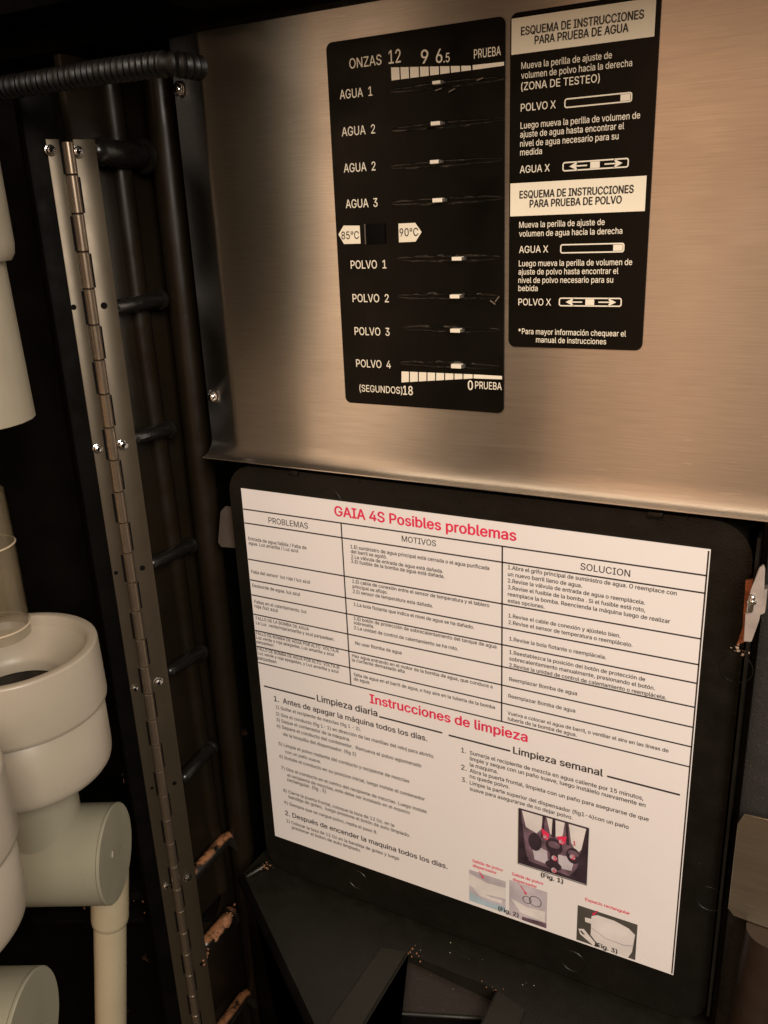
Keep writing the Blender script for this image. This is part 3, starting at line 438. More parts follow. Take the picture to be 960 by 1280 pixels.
# ================================================================== HOOD / chute below
hood = empty('cup_station_hood', (.12, -.05, -.5), 'black hood with a rectangular chute opening below the instruction cover', 'hood')
HZ = -.3155
ol, orr, ob, of_ = .1275, .1925, -.0235, -.30      # opening
A0 = onZ(303, 1093, HZ); A1 = onZ(392, 1282, HZ)
dirl = (A1 - A0).normalized(); A2 = A0 + dirl * .40
b = B()
def sheet(bm, pts, t=.003): prism(bm, [Vector(p) for p in pts], (0, 0, -t))
sheet(b, [A0, A0 + dirl * .02 + Vector((.02, .03, 0)), (.42, .03, HZ), (.42, ob, HZ), (A0.x + .02, ob, HZ)])
b.free(); b = B()
xl = lambda y: A0.x + (A0.y - y) / -dirl.y * dirl.x
sheet(b, [(A0.x, .03, HZ), A0, (xl(ob), ob, HZ), (ol, ob, HZ), (ol, .03, HZ)])
sheet(b, [(xl(ob), ob, HZ), (xl(-.16), -.16, HZ), (ol, -.16, HZ), (ol, ob, HZ)])
sheet(b, [(ol, .03, HZ), (ol, ob, HZ), (orr, ob, HZ), (orr, .03, HZ)])
sheet(b, [(orr, .03, HZ), (orr, -.16, HZ), (.40, -.16, HZ), (.40, .03, HZ)])
bmesh.ops.remove_doubles(b, verts=b.verts, dist=1e-5)
build('top_sheet', b, HOODM, hood, smooth=0)
b = B(); tube(b, [A0 + Vector((0, 0, -.004)), A0.lerp(A2, .5) + Vector((0, 0, -.004)), A2 + Vector((0, 0, -.004))], .0042, 16)
prism(b, [A0 + Vector((0, 0, -.006)), A2 + Vector((0, 0, -.006)), A2 + Vector((0, 0, -.2)), A0 + Vector((0, 0, -.2))], Vector((.002, .001, 0)))
build('side_skirt', b, CABM, hood)
# raised collar round the chute opening
b = B()
prism(b, [Vector((ol - .0225, -.16, HZ)), Vector((ol - .019, ob - .004, HZ)), Vector((ol - .0015, ob + .0005, HZ)), Vector((ol - .0015, -.16, HZ))], (0, 0, .0015))
build('opening_rim', b, specks(mat('rim_black', (.0135, .0125, .0080), .5, Specular_IOR_Level=.35, bump=.2, bscale=1200), (.3, .22, .14), 300, .72, .78), hood, smooth=0)
b = B()
prism(b, [Vector((orr + .0015, ob - .002, HZ)), Vector((orr + .022, ob - .008, HZ)), Vector((orr + .024, -.16, HZ)), Vector((orr + .0015, -.16, HZ))], (0, 0, .0015))
build('opening_rim', b, bpy.data.materials['rim_black'], hood, smooth=0)
b = B()
box(b, ol - .002, ol, -.16, ob, HZ - .09, HZ - .0032); box(b, orr, orr + .002, -.16, ob, HZ - .09, HZ - .0032)
box(b, ol - .002, orr + .002, ob, ob + .002, HZ - .09, HZ - .0032)
build('chute_wall', b, HOODM, hood, smooth=0)
b = B()
P = [Vector((ol + .0002, ob - .0003, HZ - .006)), Vector((orr - .0002, ob - .0003, HZ - .012)), Vector((orr - .0002, ob - .012, HZ - .014)), Vector((ol + .0002, ob - .040, HZ - .012))]
prism(b, P, (0, 0, -.003))
build('inner_ramp', b, specks(mat('ramp_black', (.014, .0095, .006), .5, bump=.3, bscale=700), (.22, .14, .085), 260, .66, .76), hood, smooth=0)
b = B(); tube(b, [P[3] + Vector((0, 0, .0005)), P[2] + Vector((0, 0, .0005))], .0014, 10)
build('ramp_edge', b, HOODM, hood)
b = B(); prism(b, [P[3] + Vector((0, -.001, -.001)), P[2] + Vector((0, -.001, -.001)), P[2] + Vector((0, -.02, -.08)), P[3] + Vector((0, -.02, -.08))], (0, .002, 0))
build('inner_wall', b, CABM, hood, smooth=0)
for c_, n_ in (((ol + .003, ob, HZ + .0012), 9), ((orr, ob - .001, HZ + .001), 6), ((ol, -.088, HZ + .001), 4)):
    crumbs(hood, c_, (.004, .002, .0003), n_, .0007)
crumbs(hood, (.155, -.012, HZ + .0004), (.03, .006, .0001), 8, .0004, mat('dust_crumb', (.4, .36, .28), .9))
# tip of the left corner with powder
b = B(); rtube(b, A0 + Vector((.004, -.002, .000)), onZ(334, 1080, HZ + .006), .0024, 12)
build('corner_tip', b, BLACK, hood)
crumbs(hood, onZ(333, 1082, HZ + .008), (.002, .002, .001), 14, .0009)

# ================================================================== CONTROL PANEL (steel)
pan = empty('control_panel', (.15, 0, .0215), 'brushed stainless steel panel carrying the black slider and instruction labels', 'control panel')
b = B()
# one folded sheet: face, bottom lip, left flange
xs0, xs1, zt = -.0202, .46, .2695
prof = [(zt, 0)]                       # (z, y) down the face and round the lip
R0 = .0050
prof += [(.0227 + .0125, 0)]
for k in range(1, 9):
    a = math.radians(86 * k / 8); prof.append((.0227 + .0115 * (1 - math.sin(a)), -R0 * (1 - math.cos(a))))
prof += [(.0226, -.0066), (.0224, -.0070), (.0219, -.0071), (.0216, -.0068), (.0215, -.0060), (.0215, .012)]
def strip(x):                            # the left margin is pressed back a little along a soft fold
    t = .0062 - x
    return 0 if t <= 0 else (.175 * t * t / (2 * .004) if t < .004 else .175 * (t - .002))
colsx = [xs0, -.012, -.004] + [.0002 + .0006 * k for k in range(11)] + [.02, .1, xs1]
grid = []
for x in colsx:
    col = []
    for i, (z, y) in enumerate(prof):
        wgt = 1 if i <= 3 else (max(0, 1 - (i - 3) / 5) if i < len(prof) - 2 else 0)
        col.append(b.verts.new((x, y + strip(x) * wgt, z)))
    grid.append(col)
for c0, c1_ in zip(grid, grid[1:]):
    for i in range(len(prof) - 1): b.faces.new((c0[i], c0[i + 1], c1_[i + 1], c1_[i]))
ys = strip(xs0)
f0 = [b.verts.new((xs0 - .0008, ys + .0012, z)) for z in (zt, .0352)]; f1 = [b.verts.new((xs0 - .0008, .03, z)) for z in (zt, .0352)]
b.faces.new((grid[0][0], f0[0], f0[1], grid[0][1]))
b.faces.new((f0[0], f1[0], f1[1], f0[1]))
build('steel_sheet', b, STEEL, pan, smooth=40, uv=True)
def screw(parent, p, n, r, m=ZINC, slot=True, name='screw'):
    n = Vector(n).normalized(); b = B()
    lathe(b, [(r * 1.25, 0), (r * 1.3, r * .15), (r * 1.05, r * .22), (r * 1.0, r * .45), (r * .8, r * .75), (r * .42, r * .9), (r * .3, r * .55), (0, r * .5)], p, n, 20)
    u = n.orthogonal().normalized(); v = n.cross(u); a = random.uniform(0, 1.5)
    o = build(name, b, m, parent, smooth=30)
    b = B()
    for k in (0, 1):
        d = u * math.cos(a + k * math.pi / 2) + v * math.sin(a + k * math.pi / 2)
        obox(b, p + n * (r * .84), d, n.cross(d), n, r * .52, r * .13, r * .09)
    build('cross_slot', b, HOLE, o, smooth=0)
    return o
screw(pan, onY(224, 112, strip(-.0136) - .0002), (-.2, -1, 0), .0036)
screw(pan, onY(266, 495.5, strip(-.0128) - .0002), (-.2, -1, 0), .0034)
# ---- slider label
YL = -.0006
lab = rrect(onY(408, 55).x, onY(631, 300).x, onY(436, 503).z, onY(520, 37).z, .0035, 0)
b = B(); prism(b, lab, (0, YL, 0))
cl = build('slider_label', b, STICK, pan, smooth=0)
YT = YL - .0002
b = B()
for s, x0, y0, x1, y1, k in [
    ('ONZAS', 437, 85.5, 477, 81, {}), ('12', 486, 79.7, 501, 78, {}), ('9', 526.5, 79.5, 535.5, 78.8, {}), ('6', 545, 78.7, 553, 78, {}), ('.5', 554.5, 78.2, 562, 77.4, {}),
    ('PRUEBA', 592.5, 73, 626, 69.3, dict(bold=.004)),
    ('AGUA  1', 425, 124, 465.5, 119.5, {}), ('AGUA  2', 427.5, 170, 469, 167, {}), ('AGUA  2', 430, 215.5, 469.5, 213, {}), ('AGUA  3', 432.5, 260.5, 472, 258, {}),
    ('POLVO  1', 438.7, 335.7, 483, 335.5, {}), ('POLVO  2', 441, 377.5, 486, 377.7, {}), ('POLVO  3', 443.5, 418.7, 487, 419.5, {}), ('POLVO  4', 445.5, 459, 488.5, 460, {}),
    ('(SEGUNDOS)', 449.5, 489, 503, 492.5, dict(bold=.004)), ('18', 504, 493, 516, 494, dict(bold=.01)), ('0', 585, 487, 591, 487.3, dict(bold=.012)), ('PRUEBA', 594, 486, 627, 487, dict(bold=.004))]:
    cap = .0043
    if s in ('12', '9', '6', '18', '0'): cap = .0060
    if s == '.5': cap = .0040
    if s == 'ONZAS': cap = .0046
    if s in ('18', '0'): cap = .0050
    if s == 'PRUEBA' or s.startswith('('): cap = .0039
    k = dict(k); k['bold'] = .014 if s in ('18', '0') else .008
    b = B(); L_(b, s, x0, y0, x1, y1, YT, cap=cap, **k)
    build('lettering', b, INK, cl, smooth=0)
def scale_bar(pts_top, pts_bot, xt, Y):
    b = B()
    for i in range(len(xt) - 1):
        f0 = (xt[i] - xt[0]) / (xt[-1] - xt[0]); f1 = (xt[i + 1] - xt[0]) / (xt[-1] - xt[0])
        g = .00035
        t0 = pts_top[0].lerp(pts_top[1], f0); t1 = pts_top[0].lerp(pts_top[1], f1); b0 = pts_bot[0].lerp(pts_bot[1], f0); b1 = pts_bot[0].lerp(pts_bot[1], f1)
        quad(b, [t0 + Vector((g, 0, 0)), t1 - Vector((g, 0, 0)), b1 - Vector((g, 0, 0)), b0 + Vector((g, 0, 0))])
    return b
def Q(x, y): return onY(x, y, YT)
b = scale_bar((Q(488, 84.3), Q(589.3, 82)), (Q(488.7, 100.7), Q(589.6, 87.6)), [353, 402, 451, 502, 552, 603, 656, 707, 760], YT)
quad(b, [Q(590.7, 81.4), Q(630, 77.2), Q(630, 82), Q(590.9, 87.4)])
build('scale_bar', b, INK, cl, smooth=0)
b = scale_bar((Q(501.2, 464.2), Q(591.4, 468)), (Q(501.2, 478), Q(591.4, 473)), [405, 449, 495, 539, 583, 628, 674, 718, 767], YT)
quad(b, [Q(592, 468), Q(627.5, 470), Q(627.5, 474.2), Q(592, 473)])
build('scale_bar', b, INK, cl, smooth=0)
for pts, (s, x0, y0, x1, y1) in [([(423, 293), (429.5, 282), (449.5, 282), (450.8, 304.5), (430, 305)], ('85°C', 427, 298.7, 448.8, 298.7)),
                              ([(498, 279.5), (519, 278.5), (527, 290), (519.5, 302), (498.7, 303)], ('90°C', 499.7, 295, 523, 295))]:
    b = B(); quad(b, [Q(*p) for p in pts]); tg = build('temperature_tag', b, INKBAND, cl, smooth=0)
    b = B(); text_bm(b, s, onY(x0, y0, YT - .0002), onY(x1, y1, YT - .0002), YT - .0002, bold=.004, cap=.0040); build('tag_print', b, DARK, cl, smooth=0)
# rocker hole
a = Q(458, 280); c = Q(482, 304.5)
b = B(); box(b, a.x, c.x, YL - .0012, YL - .0003, c.z, a.z, .0003); build('temperature_switch', b, HOLE, cl)
b = B(); box(b, a.x - .0012, a.x - .0004, YL - .0008, YL - .0002, c.z, a.z); build('switch_edge', b, TABM, cl, smooth=0)
# slots and knobs
slots = [(488, 632, 112, 99, 544, 557, 101.5, 106), (489, 630, 164, 147, 542, 556.5, 152, 157.3), (489, 628, 211, 197, 541, 554.5, 200, 205), (490, 628, 254, 247.5, 544, 559, 247.5, 253),
         (496, 626, 325.5, 320.5, 568, 583, 320.5, 325.5), (497, 626, 372, 369, 565.5, 580.3, 367.5, 372.5), (504, 626, 412, 411, 566, 581, 410, 415), (500, 625, 456.5, 456, 567, 582.3, 454, 459.5)]
for i, (x0, x1, y0, y1, k0, k1, ka, kb) in enumerate(slots):
    p = Q(x0, y0); q = Q(x1, y1); z = (p.z + q.z) / 2
    b = B()
    # puffed edges of film torn along the slot
    n = 40
    for side in (1, -1):
        rows = []
        for k in range(n + 1):
            f = k / n; x = p.x + (q.x - p.x) * f; env = math.sin(math.pi * min(1, max(0, f))) ** .5
            w0 = (.0006 + .0004 * noise.noise(Vector((x * 160, i * 3.1, side)))) * env + .0002
            w1 = w0 + (.0010 + .0007 * noise.noise(Vector((x * 90, i * 7.7, side * 2)))) * (env + .1)
            h = .55 * (.0009 + .0008 * noise.noise(Vector((x * 220, i * 1.9, side * 5)))) * env
            rows.append([b.verts.new((x, YL - .0001, z + side * w1)), b.verts.new((x, YL - max(h, .0001), z + side * (w0 + w1) / 2)), b.verts.new((x, YL - .0001 - max(h * .6, 0), z + side * w0)), b.verts.new((x, YL - .00005, z + side * (w0 - .0001)))])
        for r0, r1 in zip(rows, rows[1:]):
            for j in range(3): b.faces.new((r0[j], r0[j + 1], r1[j + 1], r1[j]))
    sl = build('slider_slot', b, FILM, cl)
    a = Q(k0, (ka + kb) / 2); c = Q(k1, (ka + kb) / 2)
    h = abs(Q(k0, ka).z - Q(k0, kb).z) / 2 * .95
    zc = (Q((k0 + k1) / 2, ka).z + Q((k0 + k1) / 2, kb).z) / 2
    b = B(); box(b, a.x, c.x - .0014, YL - .0040, YL - .0001, zc - h, zc + h, .0002, 1)
    kn = build('slider_knob', b, INK, cl)
    b = B(); box(b, c.x - .0013, c.x, YL - .0036, YL - .0001, zc - h * .9, zc + h * .8, .0002, 1)
    build('knob_side', b, TABM, cl)
# scratch flakes
b = B()
for x, y, rot in ((621.5, 374, .9), (616, 378, -.6), (548, 112, .2), (565, 113, .35), (600, 99, .2)):
    p = onY(x, y, YL - .0012); obox(b, p, Vector((math.cos(rot), 0, math.sin(rot))), Vector((0, 1, 0)), Vector((-math.sin(rot), 0, math.cos(rot))), .0017, .0004, .00025)
build('torn_flake', b, mat('film_edge', (.14, .115, .085), .35), cl, smooth=0)

# ---- instruction label
x0 = onY(638.5, 20).x; x1 = onY(803.5, 400).x
x1 = (x1 + onY(829, 40).x + onY(812, 230).x) / 3
lab = rrect(x0, x1, (onY(633, 434).z + onY(803, 437).z) / 2, onY(640, 17).z, .0035, 0)
b = B(); prism(b, lab, (0, YL, 0))
il = build('instruction_label', b, STICK, pan, smooth=0)
for (ax, ay), (bx, by), (cx, cy) in (((639.5, 23.5), (639.3, 70), (822.5, 43.5)), ((638, 229.5), (638.3, 270.3), (809, 263.9))):
    P0 = Q(ax, ay); P1 = Q(bx, by); P2 = Q(cx, cy); zb = (P1.z + P2.z) / 2; xr = x1 - .0022
    b = B(); quad(b, [Vector((P0.x, YT, P0.z)), Vector((xr, YT, P0.z)), Vector((xr, YT, zb)), Vector((P0.x, YT, zb))])
    build('heading_band', b, INKBAND, il, smooth=0)
b = B()
for s, *c4 in [('ESQUEMA DE INSTRUCCIONES', 651.6, 44.7, 804.7, 22.5), ('PARA PRUEBA DE AGUA', 668.6, 55.5, 785.4, 39.4), ('ESQUEMA DE INSTRUCCIONES', 649.8, 247.8, 791.9, 241), ('PARA PRUEBA DE POLVO', 662.4, 259.3, 777, 254)]:
    b = B(); text_bm(b, s, Q(c4[0], c4[1]), Q(c4[2], c4[3]), YT - .0002, bold=.022, cap=.0034)
    build('heading_print', b, DARK, il, smooth=0)
b = B()
for s, a0, b0, a1, b1, kk in [
    ('Mueva la perilla de ajuste de', 651.6, 86.6, 764.8, 72.6, 0), ('volumen de polvo hacia la derecha', 651.4, 98.5, 790, 82.5, 0), ('(ZONA DE TESTEO)', 651.4, 113, 749.5, 102.4, 1), ('POLVO X', 651, 139.3, 694.5, 135.2, 1),
    ('Luego mueva la perilla de volumen de', 650.7, 161, 800, 147.8, 0), ('ajuste de agua hasta encontrar el', 650.2, 172.3, 780, 161, 0), ('nivel de agua necesario para su', 650.2, 183.3, 773, 174.2, 0), ('medida', 650.2, 194.3, 677.3, 192.5, 0),
    ('AGUA X', 649.8, 216.3, 687, 214.3, 1), ('Mueva la perilla de ajuste de', 649, 284.5, 755.7, 281.5, 0), ('volumen de agua hacia la derecha', 649, 295.5, 777.7, 292.5, 0), ('AGUA X', 648.9, 316, 685, 315.6, 1),
    ('Luego mueva la perilla de volumen de', 648.6, 332.6, 790, 331.5, 0), ('ajuste de polvo hasta encontrar el', 648.2, 343, 772.8, 342.5, 0), ('nivel de polvo necesario para su', 648, 353, 766.2, 354, 0), ('bebida', 648, 363.5, 672, 364, 0),
    ('POLVO X', 648, 381.4, 688.5, 381.9, 1), ('*Para mayor información chequear el', 648, 418, 782.3, 420, 0), ('manual de instrucciones', 670, 428, 757.5, 430.4, 0)]:
    b = B(); L_(b, s, a0, b0, a1, b1, YT, bold=.007, cap=.0033 if kk else .0028)
    build('lettering', b, INK, il, smooth=0)
def frame_bm(bm, x0, x1, z0, z1, r, t, Y):
    o = rrect(x0, x1, z0, z1, r, Y, 4); i = rrect(x0 + t, x1 - t, z0 + t, z1 - t, max(r - t, .0002), Y, 4)
    vo = [bm.verts.new(p) for p in o]; vi = [bm.verts.new(p) for p in i]; n = len(o)
    for k in range(n): bm.faces.new((vo[k], vo[(k + 1) % n], vi[(k + 1) % n], vi[k]))
def c2(z, sc=4.364, ox=620, oy=0): return (ox + z[0] / sc, oy + z[1] / sc)
for corners, blk, arrows, oy in [
    (((375, 540), (745, 497), (742, 555), (370, 592)), ((680, 512), (732, 545)), None, 0),
    (((365, 882), (727, 862), (722, 913), (360, 937)), ((515, 880), (565, 917)), ((497, 908, 400, 908), (592, 897, 690, 888)), 0),
    (((352, 415), (703, 408), (698, 460), (348, 467)), ((640, 420), (690, 452)), None, 210),
    (((344, 707), (688, 708), (684, 757), (341, 755)), ((488, 715), (535, 747)), ((470, 731, 380, 731), (558, 733, 655, 733)), 210)]:
    pq = [Q(*c2(p, oy=oy)) for p in corners]
    X0 = (pq[0].x + pq[3].x) / 2; X1 = (pq[1].x + pq[2].x) / 2; Z1 = (pq[0].z + pq[1].z) / 2; Z0 = (pq[2].z + pq[3].z) / 2
    b = B(); frame_bm(b, X0, X1, Z0, Z1, .0012, .0006, YT)
    u, v = Q(*c2(blk[0], oy=oy)), Q(*c2(blk[1], oy=oy)); zc = (Z0 + Z1) / 2; hh = (Z1 - Z0) * (.32 if not arrows else .33)
    quad(b, [Vector((u.x, YT, zc + hh)), Vector((v.x, YT, zc + hh)), Vector((v.x, YT, zc - hh)), Vector((u.x, YT, zc - hh))])
    if arrows:
        for (ax, ay, bx, by) in arrows:
            t = Q(*c2((ax, ay), oy=oy)).x; h = Q(*c2((bx, by), oy=oy)).x; s = 1 if h > t else -1
            quad(b, [Vector((t, YT, zc + .0003)), Vector((h - s * .003, YT, zc + .0003)), Vector((h - s * .003, YT, zc - .0003)), Vector((t, YT, zc - .0003))])
            quad(b, [Vector((h, YT, zc)), Vector((h - s * .0042, YT, zc + .0021)), Vector((h - s * .0030, YT, zc)), Vector((h - s * .0042, YT, zc - .0021))])
    build('slider_diagram', b, INK, il, smooth=0)

# ================================================================== COVER + SHEET
cov = empty('cover_panel', (.155, .015, -.31), 'black moulded plastic cover with rounded corners framing the instruction sheet', 'cover')
YC = .0024
cx0, cx1, cz0, cz1 = -.0085, .3172, -.3115, .0165
b = B(); prism(b, rrect(cx0, cx1, cz0, cz1, .020, YC, 10), (0, .022, 0))
es = [e for e in b.edges if abs(e.verts[0].co.y - YC) < 1e-6 and abs(e.verts[1].co.y - YC) < 1e-6]
bmesh.ops.bevel(b, geom=es, offset=.0055, segments=6, affect='EDGES', profile=.5)
build('cover_body', b, BLACK, cov, smooth=50)
b = B(); prism(b, [onY(275, 640, .010), onY(281, 633, .010), onY(300, 636, .010), onY(300, 686, .010), onY(276, 684, .010), onY(272, 678, .010)], (0, .002, 0))
bmesh.ops.bevel(b, geom=b.edges[:], offset=.0005, segments=2, affect='EDGES')
build('side_tab', b, TABM, cov)
for x, y in ((412, 627), (447, 1100), (716, 1202), (920, 836), (887, 1124)):
    p = onY(x, y, YC - .0002); p.y = YC
    b = B()
    ring = [(0.0078, 0), (.0080, .00025), (.0083, .00025), (.0085, 0)]
    lathe(b, ring, p, (0, -1, 0), 40); build('mould_mark', b, BLACK, cov)
for x, y in ((366, 599), (818, 650)):
    p = onY(x, y, .001); b = B(); box(b, p.x - .004, p.x + .004, .001, .010, .0135, .0175, .0008); build('clip_notch', b, BLACK, cov)

sh = empty('instruction_sheet', (.1485, YC, -.28), 'white printed instruction sheet with red headings, table and small pictures', 'paper sheet')
YS = YC - .0006
PL = lambda x, y: onY(x, y, YS)
sx0 = (PL(301, 611).x + PL(344, 1044).x) / 2; sx1 = (PL(888, 686).x + PL(842, 1220).x) / 2
sz1 = (PL(301, 611).z + PL(888, 686).z) / 2; sz0 = (PL(344, 1044).z + PL(842, 1220).z) / 2
b = B(); box(b, sx0, sx1, YS, YC - .0001, sz0, sz1); build('paper', b, PAPER, sh, smooth=0)
YP = YS - .00015
def hline(bm, xa, xb, z, t=.00045): quad(bm, [Vector((xa, YP, z + t)), Vector((xb, YP, z + t)), Vector((xb, YP, z - t)), Vector((xa, YP, z - t))])
def vline(bm, x, za, zb, t=.00045): quad(bm, [Vector((x - t, YP, za)), Vector((x + t, YP, za)), Vector((x + t, YP, zb)), Vector((x - t, YP, zb))])
b = B()
ly = [(303, 636, 884, 719.5), (305.5, 653.7, 881, 741), (309, 698, 877.5, 799.4), (311.5, 723.5, 874, 832), (313, 742, 872, 855.6), (315.6, 766, 869, 885.6), (317.5, 786, 867, 911), (319.4, 806, 864.4, 935), (321.2, 827, 861.5, 959)]
zs = []
for xa, ya, xb, yb in ly:
    z = (PL(xa, ya).z + PL(xb, yb).z) / 2; zs.append(z); hline(b, sx0 + .0003, sx1 - .0008, z)
c1 = (PL(427, 653.7).x + PL(438, 854).x) / 2; c2x = (PL(627.5, 682.5).x + PL(627.6, 902).x) / 2
vline(b, c1, zs[0], zs[-1]); vline(b, c2x, zs[0], zs[-1])
vline(b, sx1 - .0009, sz1 - .0008, sz0 + .001, .0004)
for (xa, ya, xb, yb) in ((330, 857, 394, 874), (474, 895, 553, 916.7), (561, 918.5, 638, 939), (759, 970, 850, 993.7)):
    p = PL(xa, ya); q = PL(xb, yb); hline(b, p.x, q.x, (p.z + q.z) / 2, .0006)
build('table_lines', b, PDARK, sh, smooth=0)
cA = lambda x, y: (280 + x / 2.6667, 590 + y / 2.6667)
cB = lambda x, y: (600 + x / 2.6667, 640 + y / 2.6667)
cC = lambda x, y: (320 + x / 3, 840 + y / 3)
cD = lambda x, y: (560 + x / 3, 900 + y / 3)
I_ = lambda x, y: (x, y)
def lines(name, m, rows, cv, dy=0, **k):
    for s, x0, y0, x1, y1 in rows:
        bm = B(); L_(bm, s, *cv(x0, y0), *cv(x1, y1), YP, **k)
        if dy:
            for v in bm.verts: v.co.y += dy
        build(name, bm, m, sh, smooth=0)
lines('column_heading', PDARK, [('PROBLEMAS', 336, 654.5, 385, 660), ('MOTIVOS', 502.4, 677, 545, 682.6), ('SOLUCION', 725.6, 712.4, 787.5, 720.6)], I_, bold=.004, sy=1.05)
lines('title_print', RED, [('GAIA 4S Posibles problemas', 418.7, 645, 645, 675.5), ('Instrucciones de limpieza', 462.7, 878, 659, 928)], I_, bold=.022, sy=1.0)
SM = dict(bold=.010, sy=1.08)
lines('table_print', PDARK, [
    ('Entrada de agua fallida / Falta de', 82, 228, 275, 257), ('agua: Luz amarilla / Luz azul', 83, 241, 248, 269), ('Falla del sensor  luz roja / luz azul', 92, 340, 287, 369), ('Desborde de agua: luz azul', 95, 385, 254, 411),
    ('Fallas en el calentamiento: luz', 102, 437, 275, 471), ('roja /luz azul', 103, 452, 180, 467), ('FALLO DE LA BOMBA DE AGUA', 107, 493, 283, 527), ('La Luz  verde/roja/amarilla y azul parpadean.', 107, 508, 368, 562),
    ('FALLO DE BOMBA DE AGUA POR ALTO  VOLTAJE', 107, 542, 383, 602), ('Luz verde y roja apagadas, Luz amarilla y azul', 108, 556, 367, 613), ('parpadean', 109, 570, 165, 582),
    ('FALLO DE BOMBA DE AGUA POR ALTO  VOLTAJE', 112, 594, 385, 656), ('Luz verde y roja apagadas, y Luz amarilla y azul', 113, 609, 382, 669), ('parpadean', 113, 624, 175, 638),
    ('1.El suministro de agua principal está cerrada o el agua purificada', 422, 254, 884, 327), ('del barril se agotó.', 423, 271, 543, 288), ('2.La válvula de entrada de agua está dañada.', 424, 287, 730, 337), ('3.El fusible de la bomba de agua está dañada.', 424, 302, 735, 355),
    ('1.El cable de conexión entre el sensor de temperatura y el tablero', 428, 370, 884, 450), ('principal se aflojo.', 429, 387, 545, 406), ('2.El sensor de temperatura esta dañada.', 430, 403, 696, 452), ('1.La bola flotante que indica el nivel de agua se ha dañado.', 433, 446, 833, 523),
    ('1.El botón de protección de sobrecalentamiento del tanque de agua', 433, 491, 908, 590), ('sobresalta.', 433, 507, 500, 520), ('2.La unidad de control de calentamiento se ha roto.', 434, 522, 780, 597), ('No usar Bomba de agua', 438, 575, 592, 608),
    ('Hay agua entrando en el motor de la bomba de agua, que conduce a', 427, 614, 895, 724), ('la corriente demasiado alta', 427, 631, 602, 670), ('falta de agua en el barril de agua, o hay aire en la tuberia de la bomba', 433, 677, 903, 793), ('de agua.', 433, 694, 487, 707)], cA, **SM)
lines('table_print', PDARK, [
    ('1.Abra el grifo principal de suministro de agua. O reemplace con', 93, 190, 655, 278), ('un nuevo barril lleno de agua.', 93, 213, 340, 252), ('2.Revise la válvula de entrada de agua o reemplácela.', 93, 235, 550, 308), ('3.Revise el fusible de la bomba . Si el fusible está roto,', 93, 257, 550, 333),
    ('reemplace la bomba. Reencienda la máquina luego de realizar', 93, 279, 633, 372), ('estas opciones.', 93, 301, 215, 322), ('1.Revise el cable de conexión y ajústelo bien.', 95, 352, 468, 418), ('2.Revise el sensor de temperatura o reemplácelo.', 95, 373, 508, 450),
    ('1.Revise la bola flotante o reemplácela.', 98, 427, 420, 492), ('1.Reestablezca la posición del botón de protección de', 98, 471, 550, 566), ('sobrecalentamiento manualmente, presionando el botón.', 98, 493, 583, 595), ('2.Revise la unidad de control de calentamiento o reemplácela.', 98, 515, 620, 626),
    ('Reemplazar Bomba de agua', 98, 562, 323, 612), ('Reemplazar Bomba de agua', 95, 618, 317, 669), ('Vuelva a colocar el agua de barril, o ventilar el aire en las líneas de', 92, 675, 628, 802), ('tubería de la bomba de agua.', 92, 695, 322, 748)], cB, **SM)
lines('section_heading', PDARK, [('Limpieza diaria', 230, 110, 455, 166), ('1.  Antes de apagar la máquina todos los días.', 68, 106, 642, 262), ('2. Después de encender la maquina todos los días.', 110, 533, 718, 742)], cC, bold=.016, res=3)
lines('section_heading', PDARK, [('Limpieza semanal', 245, 125, 580, 212)], cD, bold=.018, res=3)
lines('body_print', PDARK, [
    ('1) Quitar el recipiente de mezclas (fig 1 - 2).', 75, 137, 393, 220), ('2) Gire el conducto (fig 1- 1) en dirección de las manillas del reloj para abrirlo.', 75, 160, 668, 325), ('3) Saque el contenedor de la máquina.', 77, 182, 353, 262),
    ('4) Separe el conducto del contenedor.  Remueva el polvo aglomerado', 78, 205, 620, 360), ('de la boquilla del dispensador. (fig 2)', 103, 238, 375, 315), ('5) Limpie el polvo restante del conducto y recipiente de mezclas', 85, 270, 575, 420), ('con un paño suave.', 110, 303, 243, 343),
    ('6) Instale el conducto en su posicion inicial, luego instale el contenedor', 88, 317, 633, 487), ('7) Gire el conducto en el centro del recipiente de mezclas. Luego instale', 95, 362, 640, 532), ('el recipiente de mezclas, este debe ser instalado en el espacio', 118, 390, 577, 535), ('rectangular. (fig . 3)', 118, 410, 262, 453),
    ('8) Cierre la puerta frontal, coloque la taza de 12 Oz. en la', 103, 447, 518, 583), ('bandeja de goteo,  luego presione el botón de auto limpiado.', 123, 470, 577, 622), ('9) Siempre que se cargue polvo, repita el paso 8.', 107, 492, 455, 610),
    ('1) Colocar la taza de 12 Oz en la bandeja de goteo y luego', 115, 562, 537, 707), ('presionar el boton de auto limpiado.', 135, 588, 393, 675)], cC, **SM)
lines('body_print', PDARK, [
    ('1.', 50, 120, 68, 126), ('Sumerja el recipiente de mezcla en agua caliente por 15 minutos,', 82, 127, 732, 303), ('limpie y seque con un paño suave, luego instálelo nuevamente en', 82, 150, 740, 328), ('la maquina.', 82, 173, 187, 202),
    ('2.', 50, 185, 70, 191), ('Abra la puerta frontal, limpiela con un paño para asegurarse de que', 82, 194, 752, 382), ('no quede polvo.', 82, 217, 230, 258), ('3.', 52, 230, 70, 236), ('Limpie la parte superior del dispensador (fig1-4)con un paño', 82, 242, 677, 408), ('suave para asegurarse de no dejar polvo.', 82, 264, 467, 373)], cD, **SM)
lines('caption_print', PDARK, [('(Fig. 1)', 350, 586, 432, 612), ('(Fig. 2)', 190, 712, 265, 738), ('(Fig. 3)', 552, 848, 635, 873)], cD, dy=-.0004, bold=.016)
